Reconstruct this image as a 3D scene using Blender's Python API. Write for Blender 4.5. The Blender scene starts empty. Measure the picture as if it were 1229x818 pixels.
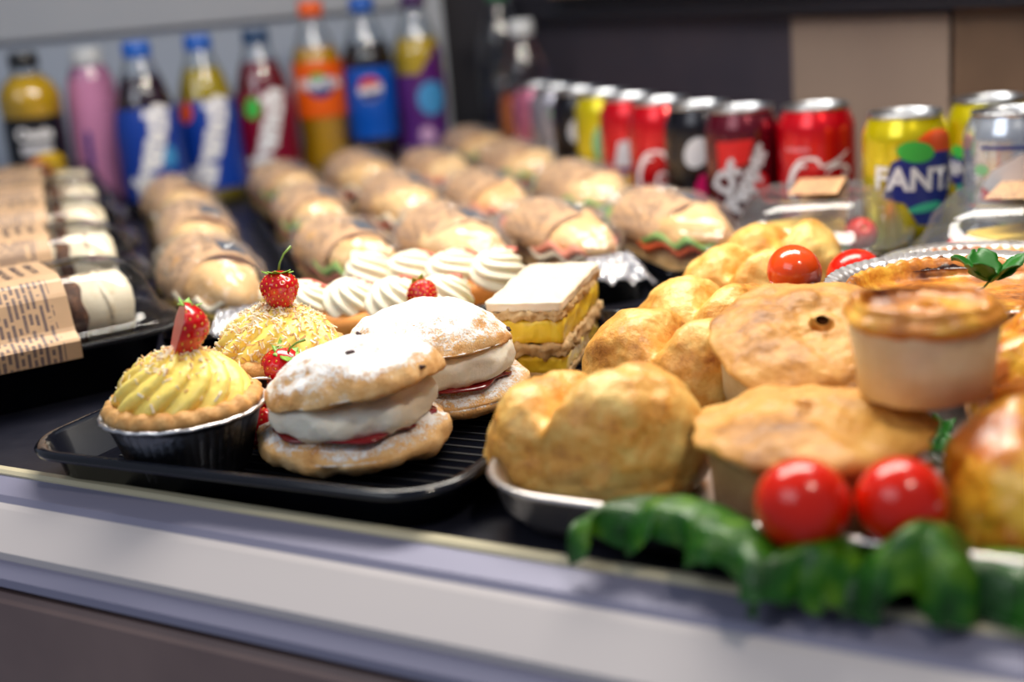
import bpy, bmesh, math, random
from math import sin, cos, pi, radians, atan2, sqrt, floor
from mathutils import Vector, Matrix, noise, Euler

random.seed(7)
SC = bpy.context.scene
COL = SC.collection

# ------------------------------------------------------------------ camera
FPX = 1600.0; CAMH = 0.240
PITCH = radians(15.2); ROLL = radians(5.0)
Fv = Vector((0, cos(PITCH), -sin(PITCH)))
R0 = Vector((1, 0, 0)); U0 = R0.cross(Fv)
Rv = cos(ROLL) * R0 - sin(ROLL) * U0
Uv = Rv.cross(Fv)
CAM = Vector((0, 0, CAMH))
cd = bpy.data.cameras.new('camera'); cam = bpy.data.objects.new('camera', cd); COL.objects.link(cam)
M = Matrix((Rv, Uv, -Fv)).transposed().to_4x4(); M.translation = CAM
cam.matrix_world = M
cd.sensor_width = 36; cd.lens = 36 * FPX / 1229; cd.clip_start = 0.02; cd.clip_end = 50
cd.dof.use_dof = True; cd.dof.focus_distance = 0.745; cd.dof.aperture_fstop = 3.25
SC.camera = cam

def at(x, y, z=0.0):
    """the world point at height z seen at photograph pixel x, y (used to survey the positions)"""
    d = Fv + Rv * ((x - 614.5) / FPX) - Uv * ((y - 409) / FPX)
    return CAM + d * ((z - CAMH) / d.z)

# ------------------------------------------------------------------ mesh helpers
class MB:
    def __init__(s): s.v = []; s.f = []; s.m = []; s.uv = None
    def add(s, vs, fs, mi=0):
        o = len(s.v); s.v += [tuple(q) for q in vs]
        for f in fs: s.f.append(tuple(o + i for i in f)); s.m.append(mi)
        return s
    def grid(s, fn, nu, nv, wu=False, wv=False, mi=0, uv=False):
        """fn(a,b) with a,b in 0..1"""
        nU = nu if wu else nu + 1; nV = nv if wv else nv + 1
        vs = [fn(i / nu, j / nv) for j in range(nV) for i in range(nU)]
        fs = []
        for j in range(nv):
            for i in range(nu):
                a = j * nU + i; b = j * nU + (i + 1) % nU
                c = ((j + 1) % nV) * nU + (i + 1) % nU; d = ((j + 1) % nV) * nU + i
                fs.append((a, b, c, d))
        if uv:
            if s.uv is None: s.uv = [(0, 0)] * len(s.v)
            s.uv += [(i / nu, j / nv) for j in range(nV) for i in range(nU)]
        return s.add(vs, fs, mi)
    def box(s, c, sz, rot=None, mi=0):
        x, y, z = (k / 2 for k in sz)
        vs = [Vector((a * x, b * y, d * z)) for a in (-1, 1) for b in (-1, 1) for d in (-1, 1)]
        if rot: vs = [rot @ q for q in vs]
        vs = [q + Vector(c) for q in vs]
        return s.add(vs, [(0, 1, 3, 2), (4, 6, 7, 5), (0, 4, 5, 1), (2, 3, 7, 6), (0, 2, 6, 4), (1, 5, 7, 3)], mi)
    def lathe(s, prof, n=48, rf=None, mi=0, capb=False, capt=False):
        """prof: list of (r,z); rf(theta, r, z)->(r,z)"""
        vs = []
        for (r, z) in prof:
            for i in range(n):
                th = 2 * pi * i / n; rr, zz = (rf(th, r, z) if rf else (r, z))
                vs.append((rr * cos(th), rr * sin(th), zz))
        fs = []
        for j in range(len(prof) - 1):
            for i in range(n):
                fs.append((j * n + i, j * n + (i + 1) % n, (j + 1) * n + (i + 1) % n, (j + 1) * n + i))
        if capb: fs.append(tuple(range(n))[::-1])
        if capt: fs.append(tuple((len(prof) - 1) * n + i for i in range(n)))
        return s.add(vs, fs, mi)
    def loft(s, secs, k=6, mi=0, capb=True, capt=True, cx=0, cy=0, sub=1):
        """rounded-rectangle loops: secs of (w, d, z, r)"""
        vs = []; n = 0
        for (w, d, z, r) in secs:
            lp = []
            for q, (sx, sy) in enumerate(((1, 1), (-1, 1), (-1, -1), (1, -1))):
                for i in range(k + 1):
                    a = q * pi / 2 + i / k * pi / 2
                    lp.append((cx + sx * (w / 2 - r) + r * cos(a), cy + sy * (d / 2 - r) + r * sin(a), z))
            if sub > 1:
                l2 = []
                for i in range(len(lp)):
                    a = Vector(lp[i]); b = Vector(lp[(i + 1) % len(lp)])
                    m_ = sub if (i % (k + 1)) == k else 1
                    for t in range(m_): l2.append(a.lerp(b, t / m_))
                lp = l2
            n = len(lp); vs += lp
        fs = []
        for j in range(len(secs) - 1):
            for i in range(n):
                fs.append((j * n + i, j * n + (i + 1) % n, (j + 1) * n + (i + 1) % n, (j + 1) * n + i))
        if capb: fs.append(tuple(range(n))[::-1])
        if capt: fs.append(tuple((len(secs) - 1) * n + i for i in range(n)))
        return s.add(vs, fs, mi)
    def blob(s, rx, ry, rz, e1=1.0, e2=1.0, nu=48, nv=28, c=(0, 0, 0), fn=None, mi=0):
        def sp(x, e): return math.copysign(abs(x) ** e, x)
        def g(a, b):
            ph = 2 * pi * a; th = -pi / 2 + pi * b
            p = Vector((rx * sp(cos(th), e1) * sp(cos(ph), e2), ry * sp(cos(th), e1) * sp(sin(ph), e2), rz * sp(sin(th), e1)))
            if fn: p = fn(p, ph, th)
            return p + Vector(c)
        return s.grid(g, nu, nv, wu=True, mi=mi)
    def tube(s, pts, rad, n=8, mi=0, cap=True):
        pts = [Vector(p) for p in pts]; L = len(pts)
        rs = rad if isinstance(rad, (list, tuple)) else [rad] * L
        vs = []; up = None
        for i in range(L):
            t = (pts[min(i + 1, L - 1)] - pts[max(i - 1, 0)]).normalized()
            if up is None: up = t.orthogonal().normalized()
            up = (up - t * up.dot(t)).normalized(); sd = t.cross(up)
            for j in range(n):
                a = 2 * pi * j / n; vs.append(pts[i] + (up * cos(a) + sd * sin(a)) * rs[i])
        fs = [(i * n + j, i * n + (j + 1) % n, (i + 1) * n + (j + 1) % n, (i + 1) * n + j) for i in range(L - 1) for j in range(n)]
        if cap: fs += [tuple(range(n))[::-1], tuple((L - 1) * n + j for j in range(n))]
        return s.add(vs, fs, mi)
    def xf(s, m):
        s.v = [tuple(m @ Vector(q)) for q in s.v]; return s
    def build(s, name, mats, parent=None, smooth=True, solid=0, sub=0, bevel=0):
        me = bpy.data.meshes.new(name); me.from_pydata(s.v, [], s.f)
        mats = mats if isinstance(mats, (list, tuple)) else [mats]
        for m in mats: me.materials.append(m)
        for p, mi in zip(me.polygons, s.m): p.material_index = mi; p.use_smooth = smooth
        if s.uv is not None:
            ul = me.uv_layers.new(name='UVMap')
            for lp in me.loops:
                if lp.vertex_index < len(s.uv): ul.data[lp.index].uv = s.uv[lp.vertex_index]
        bm = bmesh.new(); bm.from_mesh(me)
        bmesh.ops.remove_doubles(bm, verts=bm.verts, dist=1e-7)
        bmesh.ops.recalc_face_normals(bm, faces=bm.faces); bm.to_mesh(me); bm.free()
        o = bpy.data.objects.new(name, me); COL.objects.link(o)
        if parent: o.parent = parent
        if bevel:
            m = o.modifiers.new('b', 'BEVEL'); m.width = bevel; m.segments = 2
        if solid:
            m = o.modifiers.new('s', 'SOLIDIFY'); m.thickness = solid
        if sub:
            m = o.modifiers.new('u', 'SUBSURF'); m.levels = sub; m.render_levels = sub
        return o

def rough(o, amp, scale, seed=0.0, octv=3, wt=None):
    me = o.data; nrm = [v.normal.copy() for v in me.vertices]
    for v, n in zip(me.vertices, nrm):
        k = noise.fractal(v.co * scale + Vector((seed * 7.13, seed * 3.7, seed * 1.9)), 0.9, 2.0, octv)
        w = wt(v.co) if wt else 1.0
        v.co += n * (k * amp * w)
    me.update(); return o

def tag(o, label=None, cat=None, group=None, kind=None):
    if label: o['label'] = label
    if cat: o['category'] = cat
    if group: o['group'] = group
    if kind: o['kind'] = kind
    return o
def thing(name, label, cat, loc=(0, 0, 0), rz=0.0, group=None, rx=0.0, ry=0.0):
    o = bpy.data.objects.new(name, None); COL.objects.link(o); o.empty_display_size = .02
    o.location = loc; o.rotation_euler = (rx, ry, rz)
    return tag(o, label, cat, group)
def struct(o): o['kind'] = 'structure'; return o
def dup(root, loc, rz, label, rx=None, ry=None, scale=None):
    r = root.copy(); COL.objects.link(r); r.location = loc
    r.rotation_euler = (root.rotation_euler.x if rx is None else rx, root.rotation_euler.y if ry is None else ry, rz)
    if scale: r.scale = scale if isinstance(scale, tuple) else (scale,) * 3
    r['label'] = label
    for ch in list(root.children):
        c = ch.copy(); COL.objects.link(c); c.parent = r
        for g in list(ch.children):
            d = g.copy(); COL.objects.link(d); d.parent = c
    return r

# ------------------------------------------------------------------ materials
class NT:
    def __init__(s, name):
        s.m = bpy.data.materials.new(name); s.m.use_nodes = True
        s.t = s.m.node_tree; s.t.nodes.clear()
        s.out = s.t.nodes.new('ShaderNodeOutputMaterial')
    def n(s, kind, **kw):
        nd = s.t.nodes.new('ShaderNode' + kind)
        for k, v in kw.items():
            if k.startswith('_'): setattr(nd, k[1:], v)
            else:
                key = k.replace('__', ' ')
                s.set(nd.inputs[key] if key in nd.inputs else nd.inputs[int(k[1:])], v)
        return nd
    def set(s, inp, v):
        if hasattr(v, 'is_output') or isinstance(v, bpy.types.NodeSocket): s.t.links.new(v, inp)
        else: inp.default_value = v
    def math(s, op, a, b=0.0, c=None):
        nd = s.t.nodes.new('ShaderNodeMath'); nd.operation = op
        s.set(nd.inputs[0], a); s.set(nd.inputs[1], b)
        if c is not None: s.set(nd.inputs[2], c)
        return nd.outputs[0]
    def ramp(s, fac, stops):
        nd = s.t.nodes.new('ShaderNodeValToRGB'); s.set(nd.inputs[0], fac)
        e = nd.color_ramp.elements
        while len(e) < len(stops): e.new(0.5)
        for el, (p, c) in zip(e, stops): el.position = p; el.color = c if len(c) == 4 else (*c, 1)
        return nd.outputs[0]
    def mix(s, fac, a, b):
        nd = s.t.nodes.new('ShaderNodeMix'); nd.data_type = 'RGBA'
        s.set(nd.inputs[0], fac)
        for i, v in ((6, a), (7, b)):
            if isinstance(v, tuple) and len(v) == 3: v = (*v, 1)
            s.set(nd.inputs[i], v)
        return nd.outputs[2]
    def coord(s, rnd=True):
        tc = s.n('TexCoord')
        return tc.outputs['Object']
    def noise(s, scale, detail=4, rough_=0.6, vec=None, rnd=True, dist=0):
        nd = s.t.nodes.new('ShaderNodeTexNoise'); nd.noise_dimensions = '4D'
        nd.inputs['Scale'].default_value = scale; nd.inputs['Detail'].default_value = detail
        nd.inputs['Roughness'].default_value = rough_; nd.inputs['Distortion'].default_value = dist
        s.t.links.new(vec or s.coord(), nd.inputs['Vector'])
        if rnd:
            oi = s.n('ObjectInfo'); w = s.math('MULTIPLY', oi.outputs['Random'], 40.0)
            s.t.links.new(w, nd.inputs['W'])
        return nd.outputs[0]
    def bump(s, h, dist=0.001, strength=1.0, nrm=None):
        nd = s.n('Bump'); nd.inputs['Distance'].default_value = dist; nd.inputs['Strength'].default_value = strength
        s.t.links.new(h, nd.inputs['Height'])
        if nrm: s.t.links.new(nrm, nd.inputs['Normal'])
        return nd.outputs[0]
    def bsdf(s, color=(.8, .8, .8), rough=.5, metal=0, coat=0, sss=0, sssr=(.004, .002, .001), trans=0, nrm=None, spec=None, ior=None, alpha=None, sheen=0, coatr=.05):
        b = s.t.nodes.new('ShaderNodeBsdfPrincipled')
        if isinstance(color, tuple) and len(color) == 3: color = (*color, 1)
        s.set(b.inputs['Base Color'], color); s.set(b.inputs['Roughness'], rough); s.set(b.inputs['Metallic'], metal)
        s.set(b.inputs['Coat Weight'], coat); s.set(b.inputs['Coat Roughness'], coatr)
        if sss:
            b.inputs['Subsurface Weight'].default_value = sss; b.inputs['Subsurface Radius'].default_value = sssr
            b.inputs['Subsurface Scale'].default_value = 1.0
        s.set(b.inputs['Transmission Weight'], trans)
        if nrm: s.t.links.new(nrm, b.inputs['Normal'])
        if spec is not None: b.inputs['Specular IOR Level'].default_value = spec
        if ior: b.inputs['IOR'].default_value = ior
        return b
    def done(s, sh):
        s.t.links.new(sh.outputs[0] if hasattr(sh, 'outputs') else sh, s.out.inputs['Surface']); return s.m

def plain(name, color, rough=.5, **kw):
    t = NT(name); return t.done(t.bsdf(color, rough, **kw))
def S(r, g, b):
    f = lambda c: ((c / 255 + .055) / 1.055) ** 2.4 if c > 10 else c / 255 / 12.92
    return (f(r), f(g), f(b))

def baked(name, pale, mid, dark, scale=60, lo=.35, hi=.68, bumpd=.0012, coat=0.0, rgh=.55, topb=None, flaky=0, sss=.0):
    t = NT(name)
    n1 = t.noise(scale, 5, .62); n2 = t.noise(scale * 4.5, 5, .7); n3 = t.noise(scale * .35, 2, .5)
    f = t.math('ADD', t.math('MULTIPLY', n1, .55), t.math('MULTIPLY', n3, .33)); f = t.math('ADD', f, t.math('MULTIPLY', n2, .24))
    f = t.math('SUBTRACT', f, .06)
    if topb:      # browned more towards the crest of the crust
        sx = t.n('SeparateXYZ'); t.t.links.new(t.coord(), sx.inputs[0])
        z = t.math('MULTIPLY', t.math('SUBTRACT', sx.outputs[2], topb[0]), topb[1]); f = t.math('ADD', f, z)
    c = t.ramp(f, [(lo, pale), ((lo + hi) / 2, mid), (hi, dark)])
    h = t.math('ADD', n1, t.math('MULTIPLY', n2, .6))
    if flaky:
        vv = t.t.nodes.new('ShaderNodeTexVoronoi'); vv.inputs['Scale'].default_value = flaky
        mp = t.n('Mapping'); mp.inputs['Scale'].default_value = (1, 1, 3)
        t.t.links.new(t.coord(), mp.inputs[0]); t.t.links.new(mp.outputs[0], vv.inputs['Vector'])
        h = t.math('ADD', h, t.math('MULTIPLY', vv.outputs['Distance'], .7))
    return t.done(t.bsdf(c, rgh, coat=coat, nrm=t.bump(h, bumpd, .8), sss=sss, coatr=.2))

def clear(name, tint=(.97, .97, .97), gloss=1.0, rgh=.03, bumps=0, bscale=60, haze=0.0, hazec=(.9, .9, .95), k=.6, base0=.04):
    t = NT(name)
    tr = t.n('BsdfTransparent'); tr.inputs[0].default_value = (*tint, 1)
    gl = t.n('BsdfGlossy'); gl.inputs['Color'].default_value = (gloss, gloss, gloss, 1); gl.inputs['Roughness'].default_value = rgh
    fr = t.n('Fresnel'); fr.inputs['IOR'].default_value = 1.3
    if bumps:
        b = t.bump(t.noise(bscale, 3, .5, dist=1.2), bumps, 1.0)
        t.t.links.new(b, gl.inputs['Normal'])
    base = tr
    if haze:
        df = t.n('BsdfDiffuse'); df.inputs['Color'].default_value = (*hazec, 1)
        m0 = t.n('MixShader'); m0.inputs[0].default_value = haze
        t.t.links.new(tr.outputs[0], m0.inputs[1]); t.t.links.new(df.outputs[0], m0.inputs[2]); base = m0
    m = t.n('MixShader'); t.t.links.new(t.math('ADD', t.math('MULTIPLY', fr.outputs[0], k), base0), m.inputs[0])
    t.t.links.new(base.outputs[0], m.inputs[1]); t.t.links.new(gl.outputs[0], m.inputs[2])
    return t.done(m)

m_black = plain('black_plastic', S(13, 15, 24), .16, coat=.3)
def _blackrib():
    t = NT('black_ribbed_plastic'); w = t.n('TexWave'); w.inputs['Scale'].default_value = 140; w.bands_direction = 'X'
    t.t.links.new(t.coord(), w.inputs['Vector'])
    return t.done(t.bsdf(S(12, 14, 22), .2, nrm=t.bump(w.outputs[1], .0006, .7)))
m_blackrib = _blackrib(); m_blackmatt = plain('black_matt_plastic', S(12, 14, 22), .55)
m_deck = None
def _deck():
    t = NT('deck_steel'); n1 = t.noise(18, 4, .6, rnd=False)
    return t.done(t.bsdf(t.ramp(n1, [(.35, S(22, 24, 36)), (.7, S(44, 44, 54))]), .34, metal=.1, nrm=t.bump(t.noise(300, 2, .5, rnd=False), .0002, .4)))
m_deck = _deck()
def _foil(name, col=(.86, .86, .88), rg=.24, sc=170, d=.0012):
    t = NT(name); return t.done(t.bsdf(col, rg, metal=1.0, nrm=t.bump(t.noise(sc, 4, .6, dist=.6), d, .8)))
m_foil = _foil('foil', rg=.34); m_foildark = _foil('foil_cup_metal', (.20, .21, .25), .3, 260, .0008)
m_platter = _foil('platter_metal', (.72, .68, .67), .3, 40, .0006)
m_short = baked('shortcrust', S(232, 186, 120), S(212, 152, 82), S(160, 96, 44), 130, .38, .72, .0015)
def _cream(name, col, sc=90, d=.0006, sss=.25, rg=.5):
    t = NT(name); return t.done(t.bsdf(col, rg, sss=sss, sssr=(.004, .003, .002), nrm=t.bump(t.noise(sc, 4, .6), d, .7)))
m_cream = _cream('whipped_cream', S(247, 242, 226), 200, .0012)
m_butter = _cream('piped_cream', S(253, 246, 222), 120, .0003, rg=.42)
m_custard = _cream('custard_cream', S(255, 226, 118), 160, .0005, rg=.38)
m_custard2 = _cream('set_custard', S(247, 212, 60), 150, .0005, rg=.3)
m_icing = _cream('white_icing', S(240, 226, 204), 50, .0006, .2, .28)
m_flake = plain('coconut', S(255, 240, 212), .55, sss=.2)
m_flake2 = plain('toasted_coconut', S(226, 176, 120), .6)
m_jam = plain('jam', S(130, 24, 30), .14, coat=.4)
m_jampink = plain('pink_jam', S(214, 110, 96), .3)
m_currant = plain('currant', S(62, 30, 32), .6)
def _sugar(nm, sh):
    t = NT(nm); n1 = t.noise(900, 3, .7); n2 = t.noise(75, 4, .65)
    base = t.ramp(n2, [(.35, S(244, 206, 150)), (.55, S(228, 176, 110)), (.75, S(190, 126, 66))])
    g = t.n('NewGeometry'); sx = t.n('SeparateXYZ'); tc = t.n('TexCoord'); t.t.links.new(tc.outputs['Normal'], sx.inputs[0])
    up = t.math('MULTIPLY', sx.outputs[2], .62)
    n3 = t.noise(240, 3, .6)
    f = t.math('ADD', t.math('ADD', t.math('MULTIPLY', n1, .8), t.math('MULTIPLY', n2, -.5)), t.math('ADD', up, t.math('MULTIPLY', n3, .5)))
    f = t.math('SUBTRACT', f, sh)
    k = t.ramp(f, [(.70, (0, 0, 0)), (.86, (1, 1, 1))])
    c = t.mix(k, base, (.93, .925, .93))
    h = t.math('ADD', t.math('MULTIPLY', k, .5), t.math('ADD', n1, n2))
    return t.done(t.bsdf(c, .75, nrm=t.bump(h, .0012, .7), sss=.05))
m_sugar = _sugar('sugar_dusted_scone', .01); m_sugarbase = _sugar('scone_base_crust', .15)
def _berry():
    t = NT('strawberry_flesh'); n = t.noise(60, 3)
    return t.done(t.bsdf(t.ramp(n, [(.3, S(214, 18, 22)), (.6, S(190, 8, 18)), (.8, S(150, 4, 14))]), .22, coat=.35, sss=.12, sssr=(.003, .0006, .0004)))
m_berry = _berry()
m_cut = plain('strawberry_cut_face', S(226, 92, 84), .3, sss=.2)
m_seed = plain('strawberry_seed', S(226, 170, 60), .4)
m_leafg = plain('calyx_green', S(120, 168, 52), .45, sss=.1)
m_stem = plain('stem_green', S(110, 140, 50), .5)
m_pasty = baked('puff_pastry', S(246, 208, 122), S(230, 164, 70), S(150, 74, 20), 48, .42, .66, .0022, coat=.15, rgh=.40)
m_piegold = baked('pie_crust', S(226, 176, 92), S(202, 142, 62), S(126, 74, 26), 42, .38, .68, .0014, rgh=.5)
m_pietop = baked('pie_top_glazed', S(238, 184, 66), S(200, 122, 26), S(104, 46, 8), 40, .38, .60, .0012, coat=.3, rgh=.4)
m_pieside = baked('pie_side', S(226, 208, 164), S(206, 176, 120), S(184, 130, 78), 60, .4, .8, .0008, rgh=.6)
m_piesidedark = baked('pie_side_brown', S(196, 158, 112), S(160, 118, 76), S(110, 72, 40), 60, .35, .75, .0008, rgh=.6)
m_bun = baked('golden_bun', S(226, 156, 72), S(214, 136, 52), S(180, 98, 34), 90, .3, .8, .0005, rgh=.5)
m_burn = plain('burnt_sugar', S(40, 12, 6), .2)
m_glaze = baked('egg_glazed_pastry', S(250, 196, 54), S(200, 108, 18), S(96, 34, 6), 34, .44, .66, .002, coat=.5, rgh=.3)
m_tomato = plain('tomato_skin', S(222, 30, 4), .2, coat=.12, sss=.04, sssr=(.004, .001, .0005))
m_tomato2 = plain('tomato_skin_orange', S(232, 78, 20), .14, coat=.3, sss=.1, sssr=(.004, .001, .0005))
m_scar = plain('tomato_scar', S(214, 176, 110), .6)
def _lett():
    t = NT('lettuce'); n = t.noise(50, 4)
    return t.done(t.bsdf(t.ramp(n, [(.38, S(10, 56, 2)), (.54, S(28, 92, 4)), (.74, S(104, 150, 20))]), .38, coat=.05, nrm=t.bump(t.noise(110, 4, .65), .002, 1.0)))
m_lettuce = _lett()
m_parsley = plain('parsley', S(22, 106, 16), .45)
m_clear = clear('clear_plastic', rgh=.08, gloss=.75)
m_cello = clear('cellophane', rgh=.15, bumps=.006, bscale=42, haze=.05, k=.14, base0=.07)
m_dome = clear('salad_box_plastic', rgh=.12, gloss=.8, haze=.055, k=.35, base0=.06)
m_flap = clear('crimped_wrapper', rgh=.2, bumps=.002, bscale=60, haze=.20, hazec=(.75, .78, .95), k=.5, base0=.10)
m_bottle = clear('bottle_plastic', tint=(.9, .93, .95), rgh=.05)
m_bread = baked('bread_roll', S(246, 216, 166), S(232, 184, 120), S(196, 132, 70), 28, .34, .74, .0008, rgh=.7)
m_breadw = plain('bread_crumb', S(240, 222, 190), .8)
m_fill_g = plain('salad_leaf', S(120, 164, 84), .5)
m_fill_h = plain('ham_slice', S(222, 140, 118), .45)
m_fill_t = plain('tomato_slice', S(206, 88, 50), .35)
m_fill_y = plain('cheese', S(232, 196, 84), .5)
m_fill_w = plain('mayonnaise', S(238, 228, 206), .4)

def kraft(name, n=26, vs=22, thr=.46, border=.16, base=S(206, 170, 134), ink=S(36, 40, 74), vcut=1.1):
    """paper label with lines of small print running down it: one row of words per step of U"""
    t = NT(name); tc = t.n('TexCoord'); sx = t.n('SeparateXYZ'); t.t.links.new(tc.outputs['UV'], sx.inputs[0])
    u = sx.outputs[0]; v = sx.outputs[1]
    un = t.math('MULTIPLY', u, n); fl = t.math('FLOOR', un); fr = t.math('FRACT', un)
    line = t.math('MULTIPLY', t.math('GREATER_THAN', fr, .2), t.math('LESS_THAN', fr, .76))
    cb = t.n('CombineXYZ'); t.t.links.new(t.math('MULTIPLY', v, vs), cb.inputs[0]); t.t.links.new(t.math('MULTIPLY', fl, 5.37), cb.inputs[1])
    nn = t.t.nodes.new('ShaderNodeTexNoise'); nn.noise_dimensions = '2D'; nn.inputs['Scale'].default_value = 1; nn.inputs['Detail'].default_value = 1
    t.t.links.new(cb.outputs[0], nn.inputs['Vector'])
    wd = t.math('GREATER_THAN', nn.outputs[0], thr)
    # letters inside a word
    lt = t.math('GREATER_THAN', t.math('FRACT', t.math('MULTIPLY', v, vs * 5.3)), .28)
    k = t.math('MULTIPLY', t.math('MULTIPLY', line, wd), lt)
    k = t.math('MULTIPLY', k, t.math('LESS_THAN', u, 1 - border)); k = t.math('MULTIPLY', k, t.math('GREATER_THAN', u, .03))
    k = t.math('MULTIPLY', k, t.math('LESS_THAN', v, vcut))
    pb = t.noise(70, 3); c0 = t.mix(pb, tuple(q * .85 for q in base), tuple(min(1, q * 1.12) for q in base))
    return t.done(t.bsdf(t.mix(k, c0, ink), .38))
m_kraftprint = kraft('kraft_label_small_print', n=26, vs=32, vcut=.36, border=.10, thr=.42)
m_kraft2 = kraft('kraft_label_sparse', n=13, vs=26, thr=.50, ink=S(54, 46, 56), base=S(220, 176, 132))
m_kraft = plain('kraft_paper', S(206, 170, 134), .55)
m_ink = plain('ink', S(40, 40, 66), .5)
m_photo = plain('printed_picture', S(60, 72, 90), .4)
m_alu = plain('can_aluminium', (.5, .53, .58), .34, metal=1.0)

# ------------------------------------------------------------------ the setting
E1 = Vector((.857, -.515, 0)); N_out = Vector((-.515, -.857, 0)); P0 = Vector((-.013, .536, 0))
def slab(name, poly, z0, z1, mat, **kw):
    b = MB(); n = len(poly)
    vs = [(p[0], p[1], z0) for p in poly] + [(p[0], p[1], z1) for p in poly]
    fs = [tuple(range(n))[::-1], tuple(range(n, 2 * n))] + [(i, (i + 1) % n, n + (i + 1) % n, n + i) for i in range(n)]
    b.add(vs, fs); return b.build(name, mat, smooth=False, **kw)
eL = P0 - E1 * 1.5; eR = P0 + E1 * 0.95
CW = Vector((.03, 1.93, 0))              # far corner of the case
WLd = Vector((-cos(radians(11)), -sin(radians(11)), 0)); WRd = Vector((.461, -.888, 0))
wl_end = CW + WLd * 1.5; wr_end = CW + WRd * 2.0
struct(slab('floor', [eL, eR, wr_end, CW, wl_end], -.02, 0, m_deck))
def wall(name, a, b, z0, z1, th, mat, off=0.0, **kw):
    a = Vector(a); b = Vector(b); d = (b - a).normalized(); n = Vector((-d.y, d.x, 0))
    mid = (a + b) / 2
    if (Vector((0, 0, 0)) - mid).dot(n) < 0: n = -n      # n points at the room
    a0 = a + n * off; b0 = b + n * off
    return slab(name, [a0, b0, b0 - n * th, a0 - n * th], z0, z1, mat, **kw)
def paint(name, c1, c2, sc=6, rgh=.5, metal=0):
    t = NT(name); n = t.noise(sc, 3, .55, rnd=False); return t.done(t.bsdf(t.ramp(n, [(.3, c1), (.7, c2)]), rgh, metal=metal))
m_wl = paint('pale_blue_grey_panel', S(164, 176, 196), S(178, 188, 204), 3)
m_band = paint('upper_rail_grey', S(172, 178, 188), S(184, 188, 196), 3)
m_wr = paint('dark_panel', S(58, 54, 66), S(78, 68, 76), 5, .5)
m_dark = paint('dark_fascia', S(30, 29, 38), S(40, 38, 48), 4, .6)
m_card = paint('brown_card', S(142, 122, 110), S(154, 134, 120), 5, .7)
m_wood = paint('brown_board', S(100, 78, 62), S(120, 94, 74), 9, .6)
post = CW + WLd * .115
struct(wall('wall_left', post, wl_end, 0, .215, .03, m_wl))
struct(wall('trim_1', post - WLd * .0, wl_end, .215, .275, .035, m_band, off=.012))
struct(wall('trim_2', post - WLd * .024, post + WLd * .002, 0, .275, .04, m_band, off=.016))
struct(wall('wall_back', CW - WLd * .02, wl_end, 0, .9, .03, m_dark, off=-.036))
struct(wall('wall_right', CW, wr_end, 0, .9, .03, m_wr))
struct(wall('trim_3', CW + WRd * .2, wr_end, .212, .30, .05, m_wood, off=.045))
struct(wall('trim_4', CW, wr_end, .183, .212, .03, m_dark, off=.02))
# a sheet of card and a brown board leaning on the right-hand wall
def wr_point(px):      # where the wall is seen at this column
    best = min((abs((lambda q: 614.5 + FPX * (q - CAM).dot(Rv) / (q - CAM).dot(Fv))(CW + WRd * (k / 400) + Vector((0, 0, .12))) - px), k) for k in range(0, 800))
    return CW + WRd * (best[1] / 400)
a_, b_ = wr_point(957), wr_point(1146)
tag(wall('card_sheet', a_, b_, .002, .178, .003, m_card, off=.006), 'pale brown sheet of card against the back wall behind the drink cans', 'card')
c_ = wr_point(1149)
tag(wall('brown_board', c_, c_ + WRd * .4, .002, .182, .003, m_wood, off=.006), 'darker brown board against the wall behind the silver can', 'board')

# front rail: an extruded aluminium profile, (outward distance, height)
def rail(name, prof, mat, smooth=False):
    b = MB(); n = len(prof)
    for P in (eL, eR): 
        for d, z in prof: b.v.append(tuple(P + N_out * d + Vector((0, 0, z))))
    b.f = [(i, (i + 1) % n, n + (i + 1) % n, n + i) for i in range(n)] + [tuple(range(n))[::-1], tuple(range(n, 2 * n))]
    b.m = [0] * len(b.f)
    return struct(b.build(name, mat, smooth=smooth))
m_seal = plain('cream_seal', S(196, 188, 160), .3)
m_rail = plain('anodised_aluminium', S(126, 126, 150), .55, metal=.15)
m_rail2 = plain('daylit_aluminium', S(202, 196, 197), .55, metal=.1)  # outside daylight on the sloped rail face, put into a paler base colour
m_fascia = paint('brown_fascia', S(116, 96, 94), S(132, 110, 106), 12, .45)
rail('trim_5', [(0, -.02), (0, .0035), (.002, .005), (.0062, .005), (.008, .0035), (.008, -.02)], m_seal)
rail('trim_6', [(.008, -.03), (.008, .0025), (.023, -.001), (.026, -.004), (.026, -.03)], m_rail)
rail('trim_7', [(.022, -.03), (.026, -.004), (.029, -.006), (.046, -.021), (.046, -.03)], m_rail2)
rail('trim_8', [(.02, -.034), (.044, -.0245), (.048, -.026), (.054, -.031), (.055, -.035), (.03, -.038)], m_rail)
rail('trim_9', [(.01, -.35), (.01, -.040), (.052, -.040), (.056, -.044), (.058, -.35)], m_fascia)

# ------------------------------------------------------------------ trays
def tray_mb(w, d, h, r, fl=.007, wallin=.012):
    b = MB()
    b.loft([(w - 2 * wallin, d - 2 * wallin, 0, r * .7), (w - 1.2 * wallin, d - 1.2 * wallin, h - .004, r * .85), (w, d, h - .004, r), (w + .001, d + .001, h - .002, r),
            (w - .002, d - .002, h, r), (w - fl * .7, d - fl * .7, h + .0006, r - .002), (w - 2 * fl, d - 2 * fl, h - .001, r - fl * .7), (w - 2 * wallin - .004, d - 2 * wallin - .004, .0032, r * .6)], k=8)
    return b
tl = at(16, 532, .024); tr = at(530, 591, .024); tl.z = tr.z = 0; TW = (tr - tl).length
TA = atan2((tr - tl).y, (tr - tl).x)
tray_c = (tl + tr) / 2 + Vector((-sin(TA), cos(TA), 0)) * .160
t = thing('serving_tray', 'shallow black plastic tray under the tarts and scones', 'tray', tray_c, TA)
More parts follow.
